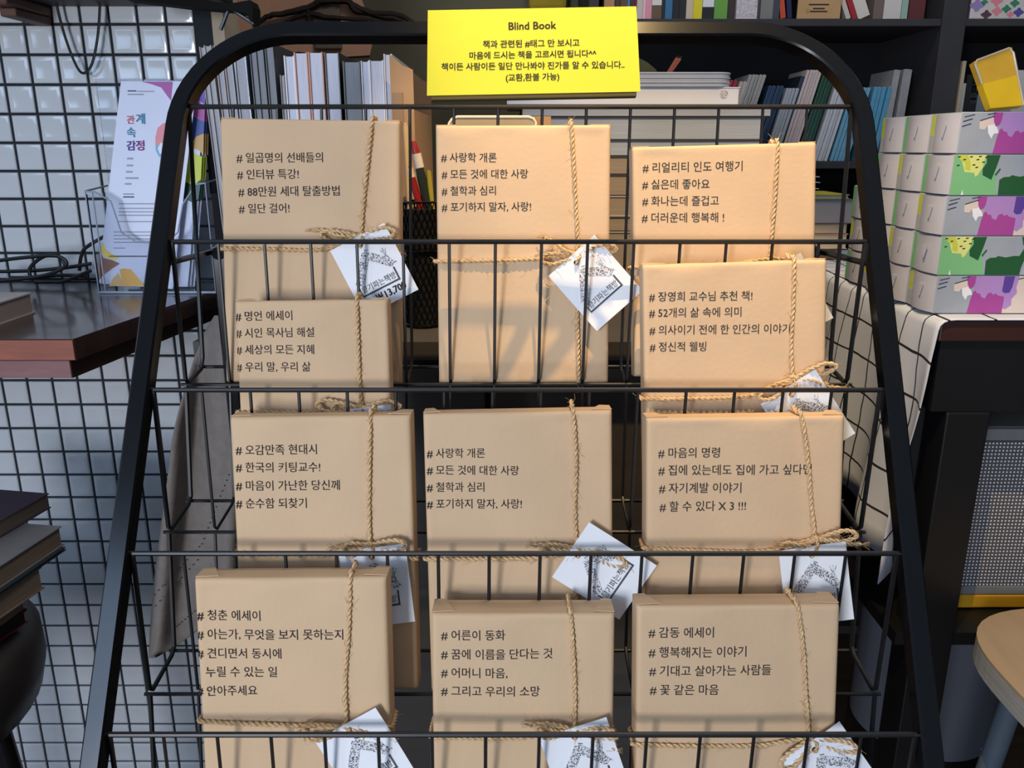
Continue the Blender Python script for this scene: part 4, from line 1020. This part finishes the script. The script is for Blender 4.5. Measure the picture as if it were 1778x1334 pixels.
def dash(a, b, w=.02):
    a, b = Vector(a), Vector(b); d = (b - a).normalized(); n = Vector((-d.y, d.x)) * w; return [a + n, b + n, b - n, a - n]


purple = [('beige', [(1.75, 0), (3.6, 0), (3.6, 1), (1.75, 1)]), ('lil', [(.95, 0), (1.78, 0), (2.12, 0), (2.08, .3), (2.12, .45), (2.0, .62), (2.02, .78), (1.88, .9), (1.8, .86), (1.8, 1), (1.0, 1), (1.0, .5)]), ('beige', [(.45, .22), (.62, .13), (.8, .12), (.84, .3), (.66, .32), (.6, .42), (.47, .4)]), ('white', [(.66, .32), (.84, .28), (.92, .40), (.96, .5), (.84, .52), (.8, .64), (.7, .5)]),
          ('mag', [(.76, 0), (1.0, 0), (.99, .2), (.95, .3), (.86, .34), (.80, .22)]), ('mag', [(.88, 1), (.93, .62), (.97, .42), (1.02, .38), (1.08, .46), (1.16, .47), (1.2, .56), (1.3, .6), (1.36, .46), (1.44, .44), (1.5, .5), (1.56, .46), (1.64, .52), (1.8, .55), (1.8, 1)]), ('ind', [(1.73, 0), (2.0, 0), (1.97, .3), (1.92, .44), (1.8, .46), (1.72, .4)]),
          ('navy', dash((.03, .34), (.25, .27), .012)), ('navy', dash((.04, .22), (.27, .15), .012)), ('navy', dash((.06, .11), (.31, .05), .010)), ('navy', dash((.46, .20), (.8, .09), .012)), ('navy', dash((.62, .05), (.84, .01), .010)), ('navy', dash((2.1, .08), (2.3, .03), .012))]
green = [('grn', [(0, 0), (1.0, 0), (1.1, .5), (1.18, 1), (0, 1)]), ('lyg', [(.14, 0), (.78, 0), (.74, .3), (.64, .5), (.58, .54), (.54, .44), (.3, .42)]), ('ygr', [(.1, 0), (.33, 0), (.42, .2), (.44, .4), (.3, .36), (.28, .2), (.14, .12)]), ('dgr', [(.8, 0), (1.14, 0), (1.08, .3), (1.0, .62), (.86, .55), (.76, .5), (.74, .34), (.82, .2)]),
         ('dgr', [(1.2, .62), (1.3, .55), (1.45, .54), (1.5, .5), (1.7, .54), (1.9, .5), (2.05, .5), (2.14, .3), (2.28, .18), (2.34, .26), (2.22, .5), (2.14, .8), (2.12, 1), (1.22, 1)]), ('dgr', [(2.04, 0), (2.5, 0), (2.46, .12), (2.2, .14), (2.1, .22)]), ('gry', [(2.3, .4), (3.6, .2), (3.6, 1), (2.16, 1)])] + \
        [('blk', dash((x, y), (x + .07, y - .01), .014)) for x, y in [(.08, .05), (.22, .12), (.38, .05), (.55, .12), (.6, .04), (.76, .06), (.7, .18), (.47, .25), (.55, .31), (.08, .26)]] + [('dgr', dash((1.08, .5), (1.18, .34), .02)), ('white', [(.28, 1), (.31, .86), (.34, 1)])]
bh, bd, bl = .0473, .0700, .205
Zb = TZ + .0004
keys = list(PM)
rowname = ['lowest', 'second from bottom', 'third from bottom', 'fourth from bottom', 'topmost']
colname = ['the front column', 'the second column back', 'the third column back', 'the rearmost column']
for cidx in range(4):
    nrow = 5 if cidx < 3 else 3
    for r_ in range(nrow):
        kind = 'purple' if (r_ + cidx) % 2 == 0 else 'green'
        art = purple if kind == 'purple' else green
        y0 = 1.014 + cidx * (bd + .003) + R.uniform(-.001, .001); x0 = .521 + R.uniform(-.0015, .0015) + r_ * .0004 + cidx * .001; z0 = Zb + r_ * (bh + .0005)
        o = thing('patterned_box', '%s painted box with white end flap, %s in %s' % (kind, rowname[r_], colname[cidx]), 'box', Vector((x0, y0, z0)), 'patterned boxes stacked on the table')
        MB().box(0, bl, 0, bd, 0, bh, bev=.0012).build('box_body', LAV, o)
        if cidx == 0:
            m = MB(); vs = []
            for li, (k_, poly) in enumerate(art):
                pts = [(.0006 + min(p[0] * bh, bl - .002), -.0002 - .00002 * li, bh - .0006 - p[1] * (bh - .0012)) for p in poly]
                m.add(pts, [tuple(range(len(pts)))], keys.index(k_))
            m.build('artwork_print', [PM[k] for k in keys], o)
        sm = PM['grn'] if kind == 'green' else PM['ygr']
        MB().box(-.0004, -.0001, bd * .86, bd - .0012, .001, bh - .001).build('side_print', sm, o)
        MB().box(-.0006, -.0003, bd * .86, bd - .0012, .001, bh * .45).build('side_print', PM['grn'] if kind == 'green' else PM['gry'], o)
        # bowed end flap
        N = 10; vs = []
        for i in range(N + 1):
            t = i / N; bow_ = -.0006 - .0052 * math.sin(math.pi * min(1, t * 1.02)) ** .8 * (1 if cidx or r_ != 1 else .7)
            for zz in (.0012, bh - .0012): vs += [(bow_, .001 + t * bd * .83, zz), (bow_ + .0006, .001 + t * bd * .83, zz)]
        fs = []
        for i in range(N):
            a = i * 4; b = a + 4
            fs += [(a, b, b + 2, a + 2), (a + 1, a + 3, b + 3, b + 1), (a, a + 1, b + 1, b), (a + 2, b + 2, b + 3, a + 3)]
        fs += [(0, 2, 3, 1), (N * 4, N * 4 + 1, N * 4 + 3, N * 4 + 2)]
        m = MB(); m.add(vs, fs); m.build('end_flap', WCARD, o, smooth=True)
        ty = bd * .36; m = MB(); m.prism([(-.0062, ty - .006, bh * .72), (-.0064, ty + .006, bh * .72), (-.0066, ty + .0015, bh * .40), (-.0066, ty - .001, bh * .40)], (-.0008, -.001, 0)); m.build('lock_tab', WCARD, o)

# yellow tilted box
zq = 1.07
c4 = [PX(a, b, zq) for a, b in [(1691, 107), (1757, 82), (1777, 183), (1720, 188)]]
nq = ((c4[1] - c4[0]).cross(c4[2] - c4[1])).normalized(); nq = nq if nq.y < 0 else -nq
yb_ = thing('yellow_note_box', 'bright yellow note box in a clear case, tilted on top of the patterned boxes', 'box', c4[3])
YM = mat('golden_yellow', (250, 196, 20), .5); AM = mat('amber_yellow', (228, 172, 46), .4); CE = mat('milky_edge', (206, 188, 150), .25, spec=.7)
mid = c4[0].lerp(c4[3], .48), c4[1].lerp(c4[2], .48)
MB().prism([mid[0], mid[1], c4[2], c4[3]], -nq * .012).build('note_pad', YM, yb_, True)
MB().prism([c4[0], c4[1], mid[1], mid[0]], -nq * .0112).build('pad_flap', AM, yb_, True)
MB().tube([mid[0], c4[0] + (mid[0] - c4[0]) * .12, c4[0] + (c4[1] - c4[0]) * .08, c4[1] + (c4[0] - c4[1]) * .08, c4[1] + (c4[2] - c4[1]) * .1, c4[1].lerp(c4[2], .5), c4[2]], .0016, 6, M=Matrix.Translation(nq * .0006)).build('clear_rim', CE, yb_, True, smooth=True)

# things on the far end of the table
fy = 1.52
tt = TZ + .001
SHT = mat('colour_magazine', (226, 196, 160), .4, var=.25, scale=30)
def zt_of(py): return HC + zat(py, fy)
z0 = tt
for i, (yt, lb, cv, pg, xa, xb) in enumerate([(432, 'battered brown notebook at the bottom of the pile on the table\'s far end', mat('brown_notes', (176, 126, 84), .8, var=.3, scale=60), BRNP, 1405, 1478), (406, 'thick white-edged magazine in the pile on the table\'s far end', SHT, mat('cream_pages', (232, 214, 180), .8, var=.12, scale=40, stretch=(.5, .5, 40)), 1400, 1488),
                               (388, 'magazine with red and black cover in the pile on the table', mat('red_cover', (190, 96, 76), .5, var=.3, scale=40), mat('cream_pages', (232, 214, 180)), 1402, 1486), (346, 'blue-grey box file under the yellow folder on the table\'s far end', mat('bluegrey_cover', (96, 102, 116), .6), PALE, 1405, 1492), (338, 'yellow folder on the blue-grey file at table\'s far end', mat('lemon_folder', (196, 178, 50), .6), PAGESH, 1408, 1485)]):
    z1 = zt_of(yt); x0 = xat(xa, fy, 0); x1 = min(xat(xb, fy, 0), .80)
    flatbook(lb, max(x0, .524), x1, fy + R.uniform(-.01, .01), fy + .13, z0 + .0003, z1, cv, pg, cover_t=.0012, group='reading pile on the far end of the table'); z0 = z1
for i, (yt, a, b) in enumerate([(326, 1412, 1433), (315, 1410, 1434), (305, 1408, 1432)]):
    x0 = xat(a - 6, fy, 0); x1 = xat(b, fy, 0); z1 = zt_of(yt)
    tag(MB().prism([(x0, fy + .02, z1), (x1, fy + .01, z1 - .002), (x1 - .004, fy + .1, z1 - .001), (x0, fy + .1, z1)], (0, 0, -.0012)).build('paper_sheet', WHITEP), ['lowest', 'middle', 'topmost'][i] + ' loose white sheet above the yellow folder', 'paper', 'loose white sheets')
    MBX = None
# prop for the sheets
tag(MB().box(xat(1404, fy, 0), xat(1425, fy, 0), fy + .03, fy + .09, z0 + .0003, zt_of(327)).build('small_carton', CHARD), 'small dark carton under the loose white sheets', 'carton')

# ------------------------------------------------------------------ stool bottom right
PLY = mat('pale_plywood', (152, 134, 114), .55, var=.1, scale=6, stretch=(8, 1, 1)); PLE = mat('plywood_edge', (146, 148, 148), .7, var=.2, scale=30, stretch=(.5, .5, 30))
st = thing('plywood_stool', 'pale plywood stool with rounded seat at the lower right corner', 'stool', Vector((.75, .86, 0)))
sz1 = .555; cx0, cy0 = .762, .822
pr = []
for q in range(64):
    a = 2 * math.pi * q / 64; n_ = 3.0
    r_ = (abs(math.cos(a)) ** n_ + abs(math.sin(a)) ** n_) ** (-1 / n_); pr.append((cx0 + .188 * r_ * math.cos(a), cy0 + .165 * r_ * math.sin(a)))
MB().prism([(x, y, sz1 - .004) for x, y in pr], (0, 0, .004)).build('seat_veneer', PLY, st, True)
MB().prism([(x, y, sz1 - .032) for x, y in pr], (0, 0, .0278)).build('seat_board', PLE, st, True)
for sx_ in (-1, 1):
    for sy_ in (-1, 1):
        MB().tube([(cx0 + sx_ * .11, cy0 + sy_ * .09, sz1 - .032), (cx0 + sx_ * .15, cy0 + sy_ * .13, 0)], .014, 12).build('leg', mat('blue_grey_leg', (86, 98, 110), .5), st, True, smooth=True)
MB().tube([(cx0 - .135, cy0 - .11, .22), (cx0 + .135, cy0 - .11, .22)], .008, 10).build('rung', mat('blue_grey_leg', (86, 98, 110)), st, True, smooth=True)

# ------------------------------------------------------------------ brochure holder + brochures
AC = bpy.data.materials.new('clear_acrylic'); AC.use_nodes = True; b_ = AC.node_tree.nodes['Principled BSDF']
b_.inputs['Transmission Weight'].default_value = 1; b_.inputs['Roughness'].default_value = .03; b_.inputs['IOR'].default_value = 1.2; b_.inputs['Base Color'].default_value = (.93, .96, 1, 1)
hy0, hy1 = 1.045, 1.105
hx0, hx1 = xat(161, hy0, -.12), xat(367, hy0, -.12)
hd = thing('acrylic_brochure_holder', 'clear acrylic holder with brochures on the wooden wall shelf, by the rack\'s left leg', 'brochure holder', Vector(((hx0 + hx1) / 2, 1.07, zt)))
zh = HC + zat(332, hy0); zh2 = HC + zat(318, hy0)
t = .0016
MB().box(hx0, hx1, hy0, hy1, zt + .0004, zt + .003).build('base_plate', AC, hd, True)
# front wall with scooped edge
pts = [(hx0, zt + .003), (hx1, zt + .003), (hx1, zh2), (hx1 - .012, zh2 - .002), (hx1 - .03, zh - .016), (hx1 - .04, zh - .05), (hx1 - .055, zh - .062), (hx0 + .055, zh - .062), (hx0 + .038, zh - .05), (hx0 + .03, zh - .012), (hx0 + .012, zh - .001), (hx0, zh)]
MB().prism([(x, hy0, z_) for x, z_ in pts], (0, t, 0)).build('front_wall', AC, hd, True)
MB().tube([(x, hy0, z_) for x, z_ in pts[2:]], .0011, 6).build('polished_edge', mat('acrylic_edge', (150, 160, 178), .12, spec=.9), hd, True, smooth=True)
ACE = mat('acrylic_edge', (150, 160, 178), .12, spec=.9)
for xx, z9 in ((hx0, zh), (hx1, zh2), (hx0 + .0085, zh)):
    MB().box(xx - .0007, xx + .0007, hy0 - .0008, hy0 + .0014, zt + .003, z9, bev=.0004).build('polished_edge', ACE, hd, True)
MB().box(hx0 - .0005, hx1 + .0005, hy0 - .001, hy0 + .001, zt + .0004, zt + .0032, bev=.0006).build('polished_edge', ACE, hd, True)
for xx in (hx0, hx1): MB().tube([(xx, hy0, (zh if xx == hx0 else zh2)), (xx, hy1, (zh if xx == hx0 else zh2) + .004)], .0012, 6).build('polished_edge', ACE, hd, True, smooth=True)
MB().box(hx0 + .003, hx1 - .003, hy1 - t, hy1, zt + .003, HC + zat(137, hy1)).build('back_wall', AC, hd, True)
for xx in (hx0, hx1 - t): MB().box(xx, xx + t, hy0 + t, hy1 - t, zt + .003, zh - .004).build('side_wall', AC, hd, True)
BRO = mat('brochure_paper', (216, 220, 240), .35, var=.02)
bcol = {'mag': (168, 84, 158), 'vio': (112, 88, 180), 'blu': (62, 84, 150), 'pnk': (226, 140, 150), 'sky': (110, 178, 206), 'lim': (202, 214, 60), 'tan': (206, 164, 100), 'orn': (222, 166, 60), 'brn': (130, 76, 52), 'grn': (40, 84, 70), 'yel': (226, 196, 60), 'txt': (60, 62, 80), 'wht': (228, 230, 246), 'ltx': (150, 152, 170)}
BMt = {k: mat('brochure_' + k, v, .4, var=.04) for k, v in bcol.items()}; bk = list(BMt)


def brochure(label, corners, dy, prints, letters=None, lines_=()):
    p0 = Vector((0, hy0 + .006 + dy, zt + .004)); n_ = Vector((0, -1, .16)).normalized()
    tl, tr, br2, bl2 = [hit(a, b, p0, n_) for a, b in corners]
    o = thing('brochure', label, 'brochure', bl2.lerp(br2, .5), 'brochures in the acrylic holder')
    MB().prism([tl, tr, br2, bl2], (0, .0006, 0)).build('sheet', BRO, o, True)
    if prints:
        m = MB()
        for i, (k, poly) in enumerate(prints): m.add([hit(a, b, p0, n_) + n_ * (.0003 + .00002 * i) for a, b in poly], [tuple(range(len(poly)))], bk.index(k))
        m.build('colour_patch_marking', [BMt[k] for k in bk], o, True)
    for (s_, a, b, k, bo_) in (letters or []):
        A = hit(*a, p0, n_); Bq = hit(*b, p0, n_); e1 = (Bq - A); L2 = e1.length; e1.normalize(); e2 = n_.cross(e1) * 1
        if e2.z < 0: e2 = -e2
        m2 = MB(); add_text(m2, s_, (0, 0), (L2, 0), bold=bo_)
        m = MB(); m.add([A + e1 * v.x + e2 * v.y + n_ * .0007 for v in m2.v], m2.f)
        m.build('title_lettering', BMt[k], o, True)
    if lines_:
        m = MB()
        for (x0, x1, y, h_, k) in lines_:
            m.add([hit(a, b, p0, n_) + n_ * .0006 for a, b in ((x0, y), (x1, y), (x1, y + h_), (x0, y + h_))], [(0, 1, 2, 3)], bk.index(k))
        m.build('text_marking', [BMt[k] for k in bk], o, True)
    return o


wing = [('vio', [(325, 142), (362, 143), (361, 182), (345, 172), (328, 160)]), ('mag', [(325, 160), (345, 172), (361, 185), (360, 212), (323, 190)]), ('blu', [(323, 192), (360, 212), (359, 232), (345, 238), (337, 250), (322, 240)]), ('tan', [(337, 250), (346, 237), (359, 232), (358, 270), (352, 262), (344, 258), (335, 262)]), ('lim', [(335, 258), (345, 268), (356, 272), (354, 312), (340, 322), (320, 312), (316, 292)]), ('grn', [(318, 312), (340, 322), (354, 314), (350, 346), (340, 352), (325, 345)])]
for i in range(3):
    brochure(['brochure at the very back of the holder, showing a violet and lime right edge', 'brochure just behind the front ones, violet and lime print along right edge', 'third brochure back in the holder, violet and lime strip at right'][i], [(250 + 0, 138 + 2 * (2 - i)), (367 - 4 * i, 142 + 1 * (2 - i)), (338 - 6 * i, 498), (222, 498)], .022 - .005 * i, [(k, [(a - 4 * i + 3, b) for a, b in pl]) for k, pl in wing])
front = [('mag', [(245, 142), (262, 146), (280, 152), (290, 166), (297, 175), (300, 142)]), ('yel', [(178, 420), (184, 434), (196, 442), (208, 447), (200, 452), (186, 448), (176, 438)]), ('brn', [(172, 432), (180, 448), (196, 452), (209, 476 - 18), (196, 466), (180, 478), (170, 488)]),
         ('orn', [(208, 478 - 10), (216, 466), (228, 468), (238, 480), (246, 490), (258, 494), (256, 497), (216, 497), (212, 486)]), ('tan', [(190, 497), (196, 484), (206, 474), (212, 486), (216, 497)]), ('pnk', [(270, 238), (274, 222), (284, 214), (300, 212), (300, 252), (270, 252)]), ('sky', [(270, 252), (300, 252), (300, 276), (286, 276), (276, 272), (271, 262)]), ('wht', [(274, 258), (279, 248), (287, 250), (286, 262), (278, 268)])]
ltx = [(206, 206 + w_, y, 2.0, 'ltx') for y, w_ in ((353, 68), (361, 60), (367, 72), (373, 70), (384, 64))] + [(198, 198 + w_, y, 2.0, 'ltx') for y, w_ in ((402, 66), (408, 70), (414, 66), (420, 56), (430, 20))] + [(190, 256, 444, 2.4, 'txt'), (214, 233, 336.5, 1.2, 'txt'), (214, 233, 341, 2.4, 'txt'), (222, 237, 157, 2.2, 'txt'), (239, 268, 158, 1.8, 'ltx'), (222, 250, 163, 2.2, 'ltx')] + [(221, 231, 274, 3, 'ltx'), (220, 231, 286, 3, 'ltx'), (219, 230, 297, 3, 'ltx'), (218, 240, 308, 3, 'ltx'), (217, 228, 318, 3, 'ltx')]
brochure('tall white front brochure with pastel Korean title and orange wave at its foot', [(210, 141), (342, 141), (300, 502), (170, 492)], .000, front,
         [('관', (221, 214), (234, 214), 'pnk', .03), ('계', (237, 214), (252, 214), 'sky', .03), ('속', (221, 237), (236, 237), 'sky', .03), ('감', (221, 260), (236, 260), 'vio', .03), ('정', (237, 260), (251, 260), 'mag', .03)], ltx)

# ------------------------------------------------------------------ grey cloth hanging behind the rack's left leg
FELT = mat('grey_felt_cloth', (116, 108, 102), .95, var=.1, scale=90, bump=.25, bscale=500)
rows = [(548, 372, 412), (575, 356, 424), (600, 346, 432), (640, 334, 436), (680, 322, 438), (720, 311, 440), (765, 300, 440), (820, 292, 440), (870, 285, 440), (930, 277, 440), (1000, 268, 425), (1060, 263, 385), (1100, 260, 338), (1125, 259, 302), (1143, 258, 270)]
NX = 16; vs, fs = [], []


def clothY(px, py): return .818 + .014 * math.sin((px - 250 - (py - 550) * .02) / 17.0 + py / 300) + .006 * math.sin(px / 9 + py / 90)


def interp(y):
    for (a, b) in zip(rows[:-1], rows[1:]):
        if a[0] <= y <= b[0]:
            t = (y - a[0]) / (b[0] - a[0]); return a[1] + (b[1] - a[1]) * t, a[2] + (b[2] - a[2]) * t
    return rows[-1][1:]


NR = 44
for i in range(NR + 1):
    y = 548 + (1143 - 548) * i / NR; xl, xr = interp(y)
    for j in range(NX + 1):
        x = xl + (xr - xl) * j / NX; vs.append(hY(x, y, clothY(x, y)))
for i in range(NR):
    for j in range(NX): fs.append((i * (NX + 1) + j, i * (NX + 1) + j + 1, (i + 1) * (NX + 1) + j + 1, (i + 1) * (NX + 1) + j))
gc = thing('grey_felt_cloth', 'grey felt cloth with perforated seams hanging behind the rack\'s left leg', 'cloth', hY(340, 560, .815))
m = MB(); m.add(vs, fs); q = m.build('cloth_panel', FELT, gc, True, smooth=True, angle=180)
sol = q.modifiers.new('thickness', 'SOLIDIFY'); sol.thickness = .0018
for (a, b, cnt) in (((268, 1033), (345, 950), 12), ((270, 1052), (350, 965), 12), ((350, 945), (397, 825), 14), ((304, 1100 - 10), (337, 1062), 7)):
    m = MB()
    for i in range(cnt):
        t_ = i / (cnt - 1); x = a[0] + (b[0] - a[0]) * t_; y = a[1] + (b[1] - a[1]) * t_; p = hY(x, y, clothY(x, y) - .0022)
        m.add([p + Vector((.0009 * math.cos(k * 1.047), 0, .0009 * math.sin(k * 1.047))) for k in range(6)], [tuple(range(6))])
    tag(m.build('stitch_holes', INK, gc, True), kind='stuff')
MB().tube([hY(392, 552, .815), hY(394, 520, .83), hY(396, 500, .862)], .0015, 6).build('hanging_loop', FELT, gc, True)

# ------------------------------------------------------------------ stool with old books, lower left
DKS = mat('dark_brown_leather', (44, 38, 36), .45, bump=.1)
ls = thing('padded_round_stool', 'dark padded round stool at the left edge, under a pile of old books', 'stool', Vector((-.665, .70, 0)))
zS = HC - .478; lx, ly, lr = -.668, .705, .180
m = MB(); pr = [(lr - .03, 0), (lr - .008, -.006), (lr, -.02), (lr + .001, -.05), (lr - .006, -.078), (lr - .03, -.09)]
sd = 48; vs = [(lx + r_ * math.cos(2 * math.pi * j / sd), ly + r_ * math.sin(2 * math.pi * j / sd), zS + z_) for r_, z_ in pr for j in range(sd)]
fs = [(i * sd + j, i * sd + (j + 1) % sd, (i + 1) * sd + (j + 1) % sd, (i + 1) * sd + j) for i in range(len(pr) - 1) for j in range(sd)] + [tuple(range(sd - 1, -1, -1)), tuple((len(pr) - 1) * sd + j for j in range(sd))]
m.add(vs, fs); m.build('padded_seat', DKS, ls, True, smooth=True, angle=60)
for k in range(4):
    a = math.pi / 4 + k * math.pi / 2
    MB().tube([(lx + .12 * math.cos(a), ly + .12 * math.sin(a), zS - .088), (lx + .16 * math.cos(a), ly + .16 * math.sin(a), 0)], .011, 10).build('leg', BLK2, ls, True, smooth=True)
OLDP = mat('old_page_edges', (120, 104, 88), .85, var=.35, scale=50, stretch=(.5, .5, 60)); PURP = mat('dusty_purple_cover', (74, 62, 74), .6, var=.12); GREYC = mat('grey_glossy_cover', (120, 120, 122), .25, var=.1); TEAL = mat('dark_teal_cover', (40, 52, 58), .5); MARO = mat('red_cloth_cover', (110, 24, 34), .7)
z0 = zS + .0003
for (px, py, zr1, cv, pg, lb, rot_) in [(46, 1060, -.464, MARO, BLK2, 'thin red-covered book at the bottom of the old pile', 14), (40, 1020, -.438, CHARD, OLDP, 'worn dark book second from the bottom of the old pile', 9), (72, 985, -.414, OLDP, OLDP, 'coverless yellowed book in the middle of the old pile', 11), (114, 950, -.410, TEAL, OLDP, 'thin dark teal folder jutting right from the old pile', 9), (107, 914, -.388, GREYC, OLDP, 'old magazine with glossy grey cover, second from top of the pile', 9), (85, 857, -.3705, PURP, OLDP, 'old book with dusty purple cover on top of the pile at left', 10)]:
    p = hZ(px, py, HC + zr1)
    flatbook(lb, p.x - .17, p.x, p.y - .21, p.y, z0, HC + zr1, cv, pg, rot=math.radians(-rot_), piv=(p.x, p.y), group='old books piled on the padded stool', cover_t=.001); z0 = HC + zr1 + .0003

# ------------------------------------------------------------------ added unseen twigs near the spotlight, casting forked shade on a book
P0 = C2W(0, fb(1)[0], fb(1)[1] + .003)
bz = thing('branch_shadow_caster', 'added forked shadow caster on a cord in front of the rack, unseen above view', 'branch', SPOT.lerp(hit(913, 545, P0, nB), .5))
for q, r0 in (([(790, 552), (840, 549), (880, 545), (913, 543), (952, 551), (1010, 553), (1060, 548)], .0017), ([(913, 560), (888, 615), (858, 672), (840, 700)], .0024), ([(1003, 562), (967, 611), (944, 639), (928, 680)], .0024), ([(1090, 610), (1061, 627), (1030, 643), (1008, 680)], .0024), ([(1010, 553), (1030, 585), (1062, 628)], .0012)):
    P = smoothpath([SPOT.lerp(hit(a, b, P0, nB), .52) for a, b in q], 5)
    MB().tube(P, r0, 8).build('shadow_twig', DRIFT, bz, True, smooth=True)
q = SPOT.lerp(hit(790, 552, P0, nB), .52)
MB().tube([q, Vector((q.x - .35, q.y - .40, 2.58))], .001, 5).build('cord', RUB, bz, True)
